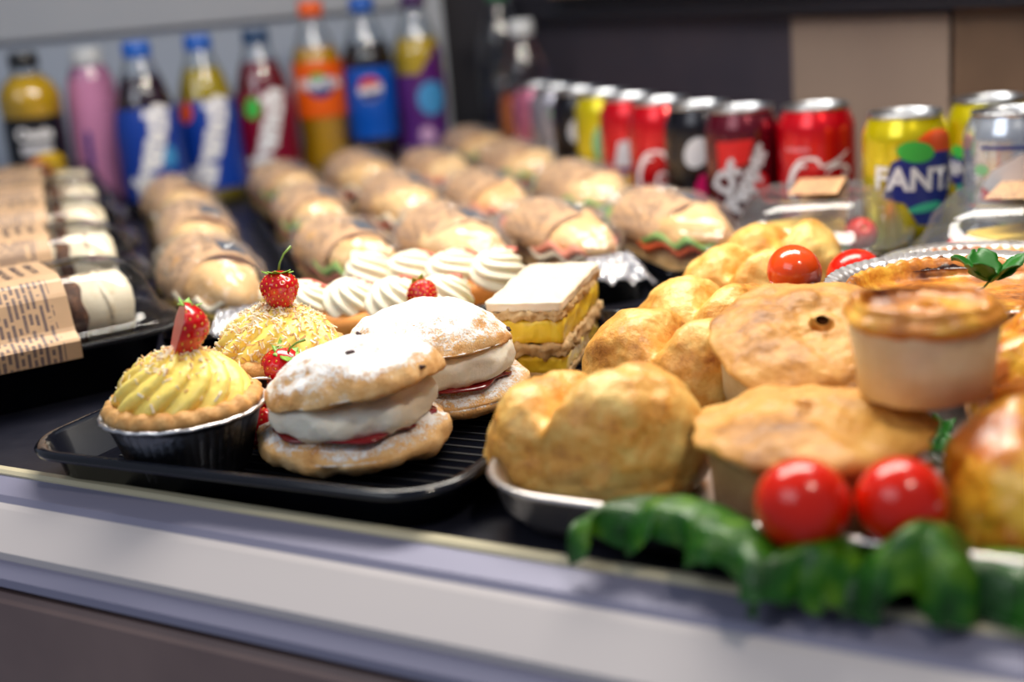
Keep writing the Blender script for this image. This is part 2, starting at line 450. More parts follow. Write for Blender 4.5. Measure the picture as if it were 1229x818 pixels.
tray_mb(TW, .33, .0225, .034, wallin=.013).build('tray_shell', m_black, t)
b = MB()
for i in range(26): b.box((0, -.125 + i * .01, .0036), (TW - .058, .0014, .0005))
b.build('floor_ribs', m_blackmatt, t, smooth=False)
TZ = .0045

# ------------------------------------------------------------------ strawberries
def berry_mesh(R, L, half=False, seeds=True):
    b = MB()
    def prof(s):     # s 0 tip .. 1 top ; z from -L/2..L/2
        z = -L / 2 + L * s
        r = R * (sin(min(1, s * 1.02) ** .62 * pi * .5) if s < .62 else cos((s - .62) / .38 * pi / 2) ** .55 * 1.0)
        k = sin(min(1.0, .62 * 1.02) ** .62 * pi * .5)
        return (r if s < .62 else r * R / R * k if False else R * k * max(0, cos((s - .62) / .38 * pi / 2)) ** .5, z)
    pts = []; N = 110
    for i in range(N):
        s = .06 + .84 * (i + .5) / N; a = i * 2.39996; pts.append((a, s))
    nu, nv = 72, 52
    sites = []
    for a, s in pts:
        r, z = prof(s); sites.append(Vector((r * cos(a), r * sin(a), z)))
    def g(a, s):
        r, z = prof(s); th = 2 * pi * a; p = Vector((r * cos(th), r * sin(th), z))
        if seeds:
            for q in sites:
                d = (p - q).length
                if d < .0016: p = p * (1 - .035 * (1 - d / .0016))
        if half and p.x < -.15 * R: p.x = -.15 * R
        return p
    b.grid(g, nu, nv, wu=True)
    if seeds:
        for (a, s), q in zip(pts, sites):
            if half and q.x < -.12 * R: continue
            n = Vector((q.x, q.y, q.z * .35)).normalized(); o = len(b.v)
            rot = n.to_track_quat('Z', 'Y').to_matrix()
            sb = MB().blob(.00045, .0008, .0004, nu=6, nv=4); vs = [rot @ Vector(v) + q * .995 for v in sb.v]
            b.add(vs, sb.f, 1)
    if half:
        lo = len(b.v); ring = []
        b.grid(lambda a, s: Vector((-.155 * R, prof(s)[0] * .96 * (2 * a - 1) * sqrt(max(0, 1 - .0225)), prof(s)[1])), 10, 24, mi=2)
    return b
def calyx_mb(R, z, n=7, seed=1, lift=.35):
    rnd = random.Random(seed); b = MB()
    for i in range(n):
        a0 = 2 * pi * i / n + rnd.uniform(-.2, .2); L = R * rnd.uniform(.55, .85); w = R * .26; lf = rnd.uniform(-.1, lift)
        def g(u, v, a0=a0, L=L, w=w, lf=lf):
            r = L * v; ww = w * sin(pi * min(1, v * .9 + .12)) * (2 * u - 1)
            x = r * cos(a0) - ww * sin(a0); y = r * sin(a0) + ww * cos(a0)
            return Vector((x, y, z + .0006 + lf * r * v - abs(2 * u - 1) * .0004))
        b.grid(g, 4, 8)
    return b
def strawberry(loc, label, R=.0135, L=.03, rx=0, ry=0, rz=0, half=False, stem=0, seed=1, calyx=True):
    root = thing('strawberry', label, 'strawberry', loc, rz, 'strawberries on the cake tray', rx=rx, ry=ry)
    berry_mesh(R, L, half).build('flesh', [m_berry, m_seed, m_cut], root)
    if calyx:
        c = calyx_mb(R, L / 2 - .002, seed=seed).build('calyx', m_leafg, root, solid=.0004)
    if stem:
        p = [Vector((0, 0, L / 2 - .002)), Vector((.001, 0, L / 2 + stem * .3)), Vector((.004, .001, L / 2 + stem * .7)), Vector((.0085, .002, L / 2 + stem))]
        MB().tube(p, [.0008, .0006, .0006, .0009], 8).build('stem', m_stem, root)
    return root

# ------------------------------------------------------------------ tarts
def swirl(R, h, n=9, tw=2.3, amp=.0034, sx=1.0, pw=.8):
    def g(a, s):
        th = 2 * pi * a; e = cos(s * pi / 2) ** pw; z = h * sin(s * pi / 2) ** .95
        rid = abs(sin(n / 2 * (th + tw * s))) ** .8
        r = (R - amp) * e + amp * rid * (.35 + .65 * e)
        return Vector((r * cos(th) * sx, r * sin(th), z + amp * .5 * rid * (1 - e)))
    return g
def flakes(g, n, seed, smin=.0, smax=.95, parent=None, z0=0, thsel=None, toast=.2):
    rnd = random.Random(seed); b = MB()
    for i in range(n):
        a = rnd.random(); s = smin + (smax - smin) * rnd.random() ** .8
        if thsel and not thsel(a, s, rnd): continue
        p = g(a, s); p2 = g(a + .01, s); p3 = g(a, min(1, s + .02))
        nr = (p2 - p).cross(p3 - p)
        nr = nr.normalized() if nr.length > 0 else Vector((0, 0, 1))
        rot = (Euler((rnd.uniform(-.7, .7), rnd.uniform(-.7, .7), rnd.uniform(0, 6.28)))).to_matrix()
        rot = nr.to_track_quat('Z', 'Y').to_matrix() @ rot
        b.box(p + nr * .0005 + Vector((0, 0, z0)), (rnd.uniform(.0018, .0052), rnd.uniform(.0006, .0012), .0004), rot, 1 if rnd.random() < toast else 0)
    return b
def tart(loc, label, rz, seed, flk, dens):
    root = thing('custard_tart', label, 'tart', loc, rz, 'custard cream tarts in foil cups')
    R = .0415; H = .034
    def fl(th, r, z): 
        k = 1 if .002 < z < H - .002 else 0
        return (r + .0007 * k * cos(44 * th), z)
    b = MB().lathe([(0, .0004), (.026, .0004), (.029, .001), (.0305, .004), (.0345, .018), (.0385, H - .004), (.0395, H - .001), (.0425, H), (.0432, H + .0008), (.0425, H + .0014), (.0395, H + .0006), (.038, H - .004), (.030, .005), (0, .004)], 132, fl)
    c = b.build('foil_cup', m_foildark, root)
    b = MB().lathe([(.0405, H - .0006), (.0428, H - .0002), (.0438, H + .0008), (.0428, H + .0017), (.0405, H + .0012)], 120, lambda th, r, z: (r + .0003 * sin(31 * th), z + .0002 * sin(17 * th)))
    b.build('foil_rim', m_foil, c)
    def cr(th, r, z): return (r + .0007 * sin(22 * th) * (1 if z > H + .002 else 0), z + (.0006 * sin(22 * th) if z > H + .003 else 0))
    b = MB().lathe([(.036, H - .006), (.0395, H + .0005), (.0412, H + .0015), (.0408, H + .0045), (.0385, H + .0075), (.0355, H + .0085), (.033, H + .006), (.030, H + .001), (.012, H + .002), (0, H + .002)], 132, cr)
    rough(b.build('pastry_case', m_short, root), .0009, 240, seed)
    g = swirl(.0362, .0265, 12, -1.5, .0046, pw=1.05)
    b = MB().grid(g, 180, 50, wu=True); b.xf(Matrix.Translation((0, 0, H + .0035)))
    rough(b.build('custard_swirl', m_custard, root), .0004, 200, seed)
    b = flakes(g, flk, seed, 0.0, .97, z0=H + .0035, thsel=dens)
    tag(b.build('coconut_flakes', [m_flake, m_flake2], root, smooth=False), kind='stuff')
    return root
p1 = at(221, 489, .0385); p2 = at(335, 430, .0385)
tart1 = tart((p1.x, p1.y, TZ), 'yellow custard tart with half a strawberry, front left of the cake tray', .3, 1, 420, lambda a, s, r: r.random() < (.28 if s < .55 else .9))
tart2 = tart((p2.x, p2.y, TZ), 'coconut covered custard tart behind the front tart, whole strawberry on top', 1.2, 2, 1100, None)
q = at(236, 409, .085)
strawberry((p1.x + .004, p1.y + .002, TZ + .0345 + .0305 + .009), 'halved strawberry leaning on the front custard tart', .0125, .027, rx=radians(192), ry=radians(8), rz=radians(15), half=True, calyx=False)
bq = bpy.data.objects['strawberry']
bq.scale = (1.18,) * 3
bq.rotation_euler = (radians(-6), radians(22), radians(20))
calyx_mb(.008, .0118, n=5, seed=5, lift=.5).build('calyx', m_leafg, bq, solid=.0004)
strawberry((p2.x + .0055, p2.y, TZ + .0345 + .0305 + .0085), 'whole red strawberry with green stem standing on the coconut tart', .0122, .0245, rx=radians(-5), ry=radians(4), rz=.3, stem=.013, seed=3)
b1 = at(343, 447, .036)
strawberry((b1.x, b1.y - .008, .0385), 'strawberry with leafy green calyx between the coconut tart and the front scone', .0145, .030, rx=radians(22), ry=radians(16), rz=.2, stem=.008, seed=4)
b2 = at(320, 478, .022)
strawberry((b2.x, b2.y, .0215), 'dark strawberry lying low between the front tart and the front scone', .0135, .028, rx=radians(110), ry=radians(10), rz=.9, seed=6)
b3 = at(318, 512, .018)
strawberry((b3.x - .001, b3.y - .004, .0170), 'lowest strawberry on the tray floor beside the front scone', .0125, .026, rx=radians(80), ry=radians(0), rz=2.4, seed=8)

# ------------------------------------------------------------------ scones
def scone(loc, label, rz, seed, sc=1.0, lid_tilt=(0, 0), lid_off=(0, 0, 0), lidr=.046, cr_h=.019):
    root = thing('cream_scone', label, 'scone', loc, rz, 'cream filled scones'); root.scale = (sc,) * 3
    b = MB().blob(.050, .046, .0112, .8, 1.0, 96, 40, (0, 0, .0112), fn=lambda p, ph, th: p + Vector((0, 0, .002 * sin(2 * ph + 1))) * (1 if th > 0 else 0))
    o = b.build('scone_base', m_sugarbase, root); rough(o, .0028, 55, seed, 4)
    b = MB().lathe([(0, .0185), (.034, .0190), (.0385, .0196), (.0405, .0200), (.040, .0212), (.03, .0225), (0, .0225)], 96, lambda th, r, z: (r + .0016 * sin(5 * th + seed) + .001 * sin(11 * th), z + .0008 * sin(7 * th)))
    b.build('jam_layer', m_jam, root)
    def cf(p, ph, th):
        k = 1 + .028 * sin(3 * ph + seed) + .02 * sin(7 * ph + th * 3)
        return Vector((p.x * k, p.y * k, p.z + .0015 * sin(2 * ph + seed)))
    b = MB().blob(.0425, .0410, cr_h / 2 + .002, .62, 1.0, 128, 48, (0, 0, .0195 + cr_h / 2), fn=cf)
    o = b.build('cream_filling', m_cream, root); rough(o, .0024, 60, seed + 3, 5)
    H = .0165 + cr_h
    def lf(p, ph, th):
        if th < 0: return Vector((p.x, p.y, p.z * .20))
        return Vector((p.x, p.y, p.z))
    b = MB().blob(lidr, lidr * .95, .0250, 1.08, 1.0, 128, 56, (0, 0, 0), fn=lf)
    o = b.build('scone_top', m_sugar, root); rough(o, .0026, 45, seed + 5, 4)
    o.location = (lid_off[0], lid_off[1], H + .002 + lid_off[2]); o.rotation_euler = (radians(lid_tilt[0]), radians(lid_tilt[1]), 0)
    rnd = random.Random(seed)
    for (a, s) in ([(-.35, .97), (-1.1, .55), (1.4, .35)] if seed == 1 else [(-2.0, .88), (-.1, .98)]):
        if False: pass
        rr = lidr * s; zz = .0250 * (max(0, 1 - s ** 1.85)) ** .54
        c = MB().blob(.0015, .0027, .0012, nu=12, nv=8, fn=lambda p, ph, th: p * (1 + .25 * sin(3 * ph + a * 9))).build('currant', m_currant, o)
        c.location = (rr * cos(a), rr * .95 * sin(a), zz - .0004); c.rotation_euler = (rnd.random(), rnd.random(), rnd.random() * 6)
    return root
s1 = at(430, 583, TZ) + Vector((-.004, .047, 0)); s2 = at(540, 519, TZ) + Vector((-.004, .046, 0))
scone((s1.x, s1.y, TZ), 'nearest cream scone, icing sugar dusted, in the front right corner of the cake tray', radians(-14), 1, 1.03, lid_tilt=(-4, -10), lid_off=(.003, -.002, .0002), lidr=.0462)
scone((s2.x, s2.y, TZ), 'sugar dusted cream scone behind the nearest one, dark currant on its top', radians(8), 2, 1.0, lid_tilt=(-3, 1), lid_off=(-.006, 0, 0), lidr=.0465, cr_h=.021)

# ------------------------------------------------------------------ iced fingers with piped cream
def finger(loc, label, rz, seed, n=4):
    root = thing('cream_finger_bun', label, 'cream bun', loc, rz, 'finger buns with piped cream')
    b = MB().blob(.066, .027, .017, .5, .72, 96, 36, (0, 0, .017)); rough(b.build('bun', m_bun, root), .0012, 50, seed)
    for i in range(n):
        g = swirl(.0185, .0225, 7, 3.2, .0042, pw=.72)
        m = MB().grid(g, 96, 36, wu=True)
        o = m.build('cream_swirl', m_butter, root)
        o.location = (-.048 + .096 * i / (n - 1), -.004 + .002 * (i % 2), .0285); o.rotation_euler = (radians(14), 0, .5 * i + seed); o.scale = (1.08, 1.2, 1)
    pts = []
    for i in range(60):
        u = i / 59; pts.append((-.06 + .12 * u, .008 + .0035 * sin(u * pi * 7), .0455 + .0040 * abs(sin(u * pi * 3.5 + .5))))
    MB().tube(pts, .0016, 8).build('jam_drizzle', m_jampink, root)
    return root
f1 = at(450, 384, .028); f2 = at(560, 345, .03)
finger((f1.x, f1.y, TZ), 'finger bun with big white cream swirls behind the coconut tart, strawberry on its end', radians(-14), 1)
finger((f2.x - .022, f2.y + .012, TZ), 'rearmost finger bun with cream swirls and pink jam, beside the vanilla slice', radians(-16), 4)
q = at(508, 350, .055)
strawberry((q.x, q.y, .052), 'small strawberry tucked among the cream swirls between the finger buns', .011, .022, rx=radians(-50), ry=radians(40), rz=1.0, stem=.006, seed=11)

# ------------------------------------------------------------------ vanilla slice
vs_ = at(672, 360, .054)
VA = radians(-17); ex = Vector((cos(VA), sin(VA), 0)); ey = Vector((-sin(VA), cos(VA), 0))
ey2 = Vector((cos(radians(70)), sin(radians(70)), 0))
vc = Vector((vs_.x, vs_.y, TZ)) - ex * .023 + ey * .052
root = thing('vanilla_slice', 'iced vanilla slice with yellow custard layers, behind the scones', 'cake', vc, VA)
def layer(name, z0, z1, w, d, mat, amp, seed, r=.003, sc=120):
    n = 5; secs = [(w - .003, d - .003, z0, r)] + [(w, d, z0 + (z1 - z0) * (k + .5) / n, r) for k in range(n)] + [(w - .003, d - .003, z1, r), (w - .012, d - .012, z1 + .0003, r), (w * .4, d * .4, z1 + .0003, r)]
    b = MB().loft(secs, k=5, sub=26); o = b.build(name, mat, root); rough(o, amp, sc, seed, 4); return o
m_flaky = baked('flaky_layer', S(240, 214, 166), S(222, 184, 130), S(172, 118, 66), 160, .36, .72, .002, rgh=.7)
W, D_ = .046, .104
layer('custard_layer', .0035, .0145, W, D_, m_custard2, .0018, 1)
layer('pastry_layer', .0, .0042, W + .001, D_ + .001, m_flaky, .0012, 2, sc=200)
layer('pastry_layer', .0138, .0225, W + .002, D_ + .002, m_flaky, .0036, 3, sc=200)
layer('custard_layer', .022, .0375, W, D_, m_custard2, .0018, 4)
layer('pastry_layer', .037, .0432, W + .001, D_ + .002, m_flaky, .0034, 5, sc=200)
layer('icing', .0425, .0490, W + .002, D_ + .002, m_icing, .0012, 6, r=.004, sc=60)

# ------------------------------------------------------------------ platter, pasties and pies
PA = atan2(E1.y, E1.x)
Nin = -N_out
pc = P0 + Nin * .005 + E1 * -.027 + E1 * .226 + Nin * .244
t = thing('silver_platter', 'oblong silver platter under the pasties and pies', 'platter', (pc.x, pc.y, 0), PA)
b = MB().loft([(.41, 0.446, 0, .03), (.425, 0.461, .002, .034), (.440, 0.476, .010, .04), (.448, 0.484, .023, .044), (.452, 0.488, .0245, .045), (.451, 0.487, .0262, .045), (.445, 0.481, .0262, .042), (.438, 0.474, .022, .04), (.424, 0.460, .0070, .034), (.405, 0.441, .0052, .03)], k=10)
b.build('platter_dish', m_platter, t)
PZ = .0072
def lump(p, sc, seed): return noise.fractal(p * sc + Vector((seed * 5.1, seed * 2.3, seed)), .9, 2, 3)
def pasty(loc, label, rz, seed, a=.052, bb=.037, h=.044, groove=.0, gd=.55, mat=None, tilt=(0, 0), nm='pasty'):
    root = None
    b = MB()
    def fn(p, ph, th):
        x = p.x; y = p.y; z = p.z
        k = 1.0 + .07 * sin(2 * ph + seed) + .04 * sin(3 * ph + 2 * seed)
        x *= k; y *= k
        d = (x - groove - y * .25)
        if z > 0 or True:
            w = math.exp(-(abs(d) / .0078) ** 1.3)
            fade = .25 + .75 * max(0, min(1, (y / bb + .9) / 1.1))
            z2 = z * (1 - gd * w * fade) if z > 0 else z * .55
            y2 = y * (1 - .07 * w); 
            # the flap on one side of the fold stands a little higher
            z2 *= 1 + .06 * math.tanh(d / .004)
            return Vector((x, y2, z2))
    b.blob(a, bb, h, .84, .86, 150, 80, (0, 0, 0), fn=fn)
    zmin = min(v[2] for v in b.v)
    b.v = [(v[0], v[1], max(v[2], zmin * .5) - zmin * .5) for v in b.v]
    o = b.build(nm, mat or m_pasty); rough(o, .0040, 24, seed, 3, wt=lambda c: min(1, c.z / .01)); rough(o, .0007, 140, seed + 9, 3, wt=lambda c: min(1, c.z / .01))
    o.location = loc; o.rotation_euler = (radians(tilt[0]), radians(tilt[1]), rz)
    return tag(o, label, 'pasty', 'golden puff pastries in a row')
rowpx = [(700, 608, PZ, .0500, .040, .048), (783, 508, PZ, .047, .034, .046), (830, 449, PZ, .045, .033, .046), (876, 401, PZ, .045, .033, .046), (930, 361, PZ, .045, .033, .046)]
plab = ['largest golden pastry nearest the camera, fold across its middle', 'second golden pastry from the front, behind the largest', 'third golden pastry along the row, browned at its left end',
        'fourth golden pastry along the row, pale yellow top', 'rearmost golden pastry, behind the orange tomato']
for i, (x, y, z, a, bb, h) in enumerate(rowpx):
    P = at(x - [26, 6, 4, 4, 4][i], y, z)
    P = P + Nin * (bb * .9)
    pasty((P.x, P.y, PZ), plab[i], PA + radians([4, -4, 2, -2, 8][i]), i + 1, a, bb, h * .93, groove=[-.006, .008, .010, .008, .004][i], gd=[.85, .85, .85, .8, .7][i])

m_holedark = plain('steam_hole_dark', S(46, 24, 10), 1.0, spec=0.0)
def round_pie(loc, label, rz, R=.05, Rb=.042, H=.044, seed=1, top=None, side=None, over=.004, wav=11, tilt=(0, 0), hole=(0, 0), dome=.006, group='round pies on the platter', rim=.0):
    root = thing('round_pie', label, 'pie', loc, rz, group, rx=radians(tilt[0]), ry=radians(tilt[1]))
    b = MB().lathe([(0, 0), (Rb - .004, 0), (Rb, .002), (Rb + (R - over - Rb) * .5, H * .5), (R - over, H - .004), (R - over, H), (0, H)], 96)
    rough(b.build('pie_case', side or m_pieside, root), .0012, 50, seed)
    def fn(a, s):
        th = 2 * pi * a
        # s 0 underside centre .. outer edge .. top centre
        if s < .25: r = (R - .004) * (s / .25); z = -.002; w = s / .25
        elif s < .45: k = (s - .25) / .2; r = R - .004 + .004 * sin(k * pi); z = -.002 + .007 * k; w = 1
        else:
            k = (s - .45) / .55; r = (R - .004) * (1 - k); z = .005 + (dome * sin(min(1, k * 1.6) * pi / 2) if not rim else rim * math.exp(-((k - .06) / .07) ** 2) - .001 + dome * k); w = 1 - k
        r *= 1 + (.018 * sin(wav * th + seed) + .010 * sin(wav * 2.3 * th)) * w ** 2
        x = r * cos(th); y = r * sin(th)
        if s > .45:
            d = sqrt((x - hole[0]) ** 2 + (y - hole[1]) ** 2)
            z += -.009 * math.exp(-(d / .0034) ** 4) + .0016 * math.exp(-((d - .007) / .003) ** 2)
        return Vector((x, y, z))
    b = MB().grid(fn, 120, 90, wu=True)
    o = b.build('pie_lid', top or m_piegold, root); rough(o, .0030, 38, seed + 2, 4); o.location = (0, 0, H)
    if R > .0528:
        q_ = MB().lathe([(0, 0), (.0024, 0), (.0029, .0005), (.0033, .0016)], 20).build('steam_hole', m_holedark, root); q_.location = (hole[0], hole[1], H + .0135); q_['label'] = 'dark steam hole'
    return root
# the big pie with a round steam hole leans behind the front one
hp = at(977, 404, .056)
bigpie = round_pie((hp.x, hp.y + .006, PZ + .016), 'wide round pie with a dark steam hole, leaning behind the front pie', .3, R=.053, Rb=.045, H=.032, seed=3, tilt=(20, -4), hole=(0, 0), dome=.008, wav=7)
fp = at(975, 508, .044)
frontpie = round_pie((fp.x, fp.y, PZ), 'low round pie nearest the two front tomatoes, wavy crimped lid', .9, R=.0525, Rb=.043, H=.034, seed=5, side=m_piesidedark, wav=9, over=.007, hole=(.0, .003), dome=.005)
tp = at(1110, 470, .054)
m_small = baked('small_pie_side', S(236, 222, 180), S(222, 198, 144), S(190, 146, 88), 50, .4, .85, .0006, rgh=.6)
toppie = round_pie((tp.x, tp.y, .0535), 'small tall pork pie stacked on top of the other pies', .2, R=.0335, Rb=.0275, H=.034, seed=7, side=m_small, top=m_pietop, wav=6, over=.0025, dome=.001, rim=.004, hole=(.005, .002))
# foil flans
def flan(loc, label, R, rz, seed, burn=True, H=.03, tilt=(0, 0)):
    root = thing('foil_flan', label, 'flan', loc, rz, 'crimped flans in foil dishes', rx=radians(tilt[0]), ry=radians(tilt[1]))
    n = 240
    def rf(th, r, z): return (r + (.0007 * sin(64 * th) if z > .004 else 0), z + (.00025 * cos(110 * th + r * 900) if r > R - .004 else 0))
    b = MB().lathe([(0, 0), (R * .80, 0), (R * .83, .002), (R * .96, H - .001), (R + .002, H + .002), (R + .0075, H + .0056), (R + .0078, H + .0078), (R + .001, H + .0046), (R * .94, H - .002), (R * .81, .003), (0, .003)], n, rf)
    b.build('foil_dish', m_foil, root)
    def cr(th, r, z):
        k = max(0, 1 - abs(r - R * .90) / (R * .09)); c = abs(sin(23 * th)) ** .7
        return (r + .0014 * k * (c - .5), z + .0020 * k * c)
    b = MB().lathe([(R * .80, .004), (R * .95, H), (R * .965, H + .0015), (R * .95, H + .004), (R * .91, H + .0055), (R * .87, H + .0045), (R * .84, H + .001), (R * .80, H - .003), (R * .72, H - .004), (R * .5, H - .0025), (0, H - .001)], n, cr)
    rough(b.build('crust', m_pietop, root), .0012, 60, seed)
    if burn:
        def g(u, v):
            th = radians(48 + 58 * u) - rz; c = abs(sin(23 * th)) ** .7; e = min(1, 5 * u, 5 * (1 - u))
            ro = R * (.868 + .040 * c * e); ri = R * (.835 - .018 * e * (1 + noise.noise(Vector((u * 9, 3.1, 0)))))
            r = ri + (ro - ri) * v; q = max(0, min(1, (r / R - .83) / .075))
            return Vector((r * cos(th), r * sin(th), H + .0006 + .0056 * q + .0010 * c * v))
        b = MB().grid(g, 160, 6)
        b.build('burnt_crimp_edge', m_burn, root)
    return root
g1 = at(1095, 330, .050)
flan((.190, .705, .018), 'large golden flan in a crinkled foil dish, behind the pork pie', .105, 0, 1, H=.030, tilt=(2, 0)) if False else flan((.252, .716, .020), 'large golden flan in a crinkled foil dish, behind the pork pie', .067, 0, 1, H=.031)
flan((.299, .815, .0072), 'rear crimped flan in foil with a parsley sprig', .058, .4, 2, burn=False, H=.028)
# glazed pastries at the right edge
P = at(1215, 572, .03)
pasty((P.x + .008, P.y, PZ), 'dark glazed pasty at the right edge beside the front tomatoes', radians(68), 21, .050, .036, .046, groove=.01, gd=.3, mat=m_glaze, nm='glazed_pasty')
P = at(1222, 455, .03)
pasty((P.x + .012, P.y - .01, PZ), 'dark glazed pasty at the right edge behind the other glazed one', radians(60), 23, .052, .034, .046, groove=-.01, gd=.3, mat=m_glaze, nm='glazed_pasty')
for o in COL.objects:
    if o.name.startswith('glazed_pasty'): o['group'] = 'glazed pasties at the right edge'

# ------------------------------------------------------------------ tomatoes, lettuce, parsley
def tomato(loc, label, R, rx=0, ry=0, rz=0, mat=None, sq=1.08):
    root = thing('cherry_tomato', label, 'tomato', loc, rz, 'cherry tomatoes', rx=rx, ry=ry)
    def fn(p, ph, th):
        d = math.exp(-((th - pi / 2) / .22) ** 2); return Vector((p.x, p.y, p.z - .0022 * d))
    MB().blob(R, R, R * sq, nu=64, nv=48, fn=fn).build('tomato_skin', mat or m_tomato, root)
    MB().blob(.0013, .0013, .0006, nu=12, nv=6, c=(0, 0, R * sq - .0020)).build('stem_scar', m_scar, root)
    return root
P = at(953, 322, .058); tomato((P.x, P.y, .056), 'orange red cherry tomato on top of the pastries, stalk scar facing out', .0158, rx=radians(118), rz=radians(28), mat=m_tomato2)
P = at(1026, 330, .040); tomato((P.x, P.y, .040), 'red tomato half hidden behind the pie with the steam hole', .0165, rx=radians(80), rz=radians(80))
P = at(963, 606, .038); tomato((P.x, P.y, .038), 'left one of the two front cherry tomatoes on the lettuce', .0182, rx=radians(140), rz=radians(-15), sq=.98)
P = at(1082, 603, .038); tomato((P.x, P.y, .038), 'right one of the two front cherry tomatoes on the lettuce', .0172, rx=radians(150), rz=radians(40), sq=1.0)

def cat(pts, u):
    n = len(pts) - 1; x = min(n - 1e-6, u * n); i = int(x); t = x - i
    p0 = pts[max(i - 1, 0)]; p1_ = pts[i]; p2_ = pts[i + 1]; p3 = pts[min(i + 2, n)]
    return .5 * ((2 * p1_) + (p2_ - p0) * t + (2 * p0 - 5 * p1_ + 4 * p2_ - p3) * t * t + (3 * p1_ - p0 - 3 * p2_ + p3) * t ** 3)
def lettuce(ridge, label, seed, drop=.018, back=.034, amp=.0045, lip=.010, wl=.026):
    """a leaf lying under the pies, rolling over at its ruffled lip (ridge) and tucking back below"""
    rp = [at(q[0], q[1], q[2] + .008) for q in ridge]
    L = sum((a - b).length for a, b in zip(rp, rp[1:]))
    def g(u, v):
        r = cat(rp, u)
        b0 = r + Nin * back; b0.z = max(.007, r.z - .010)
        ed = r + N_out * lip; ed.z = r.z - drop
        pts = [b0, r + Nin * (back * .45) + Vector((0, 0, -.001)), r, r * .55 + ed * .45 + N_out * .002 + Vector((0, 0, .001)), ed]
        p = cat(pts, v); s_ = u * L
        w = max(0, v - .25) / .75
        p.z += amp * w ** 1.3 * (sin(s_ / wl * 2 * pi + seed) + .35 * sin(s_ / wl * 2 * pi * 2.3 + seed * 3)) + .0012 * noise.noise(Vector((s_ * 90, v * 4, seed)))
        p += N_out * amp * .9 * w ** 1.3 * sin(s_ / wl * 2 * pi + 1.4 + seed) 
        p += E1 * .002 * w * sin(s_ / wl * 4 * pi)
        p.z = max(p.z, .0075 if (p - P0).dot(Nin) < .002 else .002)
        return p
    b = MB().grid(g, 160, 36)
    o = b.build('lettuce_leaf', m_lettuce, solid=.0005)
    tag(o, label, 'lettuce leaf', 'lettuce leaves along the platter front'); return o
lettuce([(684, 632, .014), (715, 614, .020), (765, 606, .022), (815, 612, .024), (860, 634, .024), (905, 662, .020), (945, 684, .012)], 'green lettuce leaf below the largest pastry, left end of the salad edge', 3, drop=.014, lip=.008)
lettuce([(905, 690, .010), (935, 668, .018), (975, 652, .022), (1010, 668, .018), (1035, 688, .010)], 'small lettuce leaf folded in front of the left front tomato', 5)
lettuce([(1015, 695, .010), (1045, 668, .020), (1085, 640, .028), (1120, 644, .028), (1150, 675, .020), (1180, 700, .012)], 'lettuce leaf peaking between the right front tomato and the glazed pasty', 8, drop=.024)
lettuce([(1120, 700, .010), (1160, 680, .016), (1210, 678, .018), (1260, 690, .016), (1300, 700, .012)], 'dark lettuce leaf at the right edge under the glazed pasty', 11, drop=.022)
def sprig(loc, label, seed, sc=1.0, n=5, rz=0):
    root = thing('parsley_sprig', label, 'parsley', loc, rz, 'parsley sprigs'); rnd = random.Random(seed)
    for k in range(n):
        a = k * 2 * pi / n + rnd.random() * .4; L = .012 * sc
        def g(u, v, a=a):
            r = L * v; w = L * .42 * sin(pi * min(1, v * .86 + .1)) * (2 * u - 1) * (1 + .12 * sin(v * 22))
            return Vector((r * cos(a) - w * sin(a), r * sin(a) + w * cos(a), .004 * sc + .7 * r * sin(v * 2.2) + .0012 * sin(u * 6 + k)))
        MB().grid(g, 8, 12).build('leaflet', m_parsley, root, solid=.0004)
    MB().tube([(0, 0, .004 * sc), (-.004, .001, .002), (-.010, .003, .0)], .0007).build('stalk', m_stem, root)
    return root
P = at(1190, 345, .060); sprig((P.x, P.y, .058), 'green parsley sprig between the two foil flans', 1, 1.7, n=5)
for (x, y, lab) in ((1120, 520, 'parsley sprig in the dark gap right of the front pie'), (1135, 545, 'parsley sprig beside the right front tomato')):
    P = at(x, y, .016); sprig((P.x, P.y, .010), lab, x, 1.0)

# ------------------------------------------------------------------ lettering helpers
def text_mb(s, size, shear=0, bold=.0, sx=1.0, spacing=1.0):
    cu = bpy.data.curves.new('t', 'FONT'); cu.body = s; cu.size = size; cu.align_x = 'CENTER'; cu.align_y = 'CENTER'
    cu.shear = shear; cu.offset = bold; cu.resolution_u = 3; cu.space_character = spacing
    o = bpy.data.objects.new('t', cu); COL.objects.link(o)
    me = o.to_mesh(); bm = bmesh.new(); bm.from_mesh(me)
    o.to_mesh_clear(); bpy.data.objects.remove(o); bpy.data.curves.remove(cu)
    return bm
def split_long(bm, L):
    for _ in range(4):
        es = [e for e in bm.edges if e.calc_length() > L]
        if not es: break
        bmesh.ops.subdivide_edges(bm, edges=es, cuts=1)
        bmesh.ops.triangulate(bm, faces=[f for f in bm.faces if len(f.verts) > 4])
def poly_bm(polys):
    bm = bmesh.new()
    for p in polys:
        vs = [bm.verts.new((x, y, 0)) for x, y in p]
        if len(vs) >= 3:
            try: bm.faces.new(vs)
            except Exception: pass
    bmesh.ops.triangulate(bm, faces=bm.faces[:])
    return bm
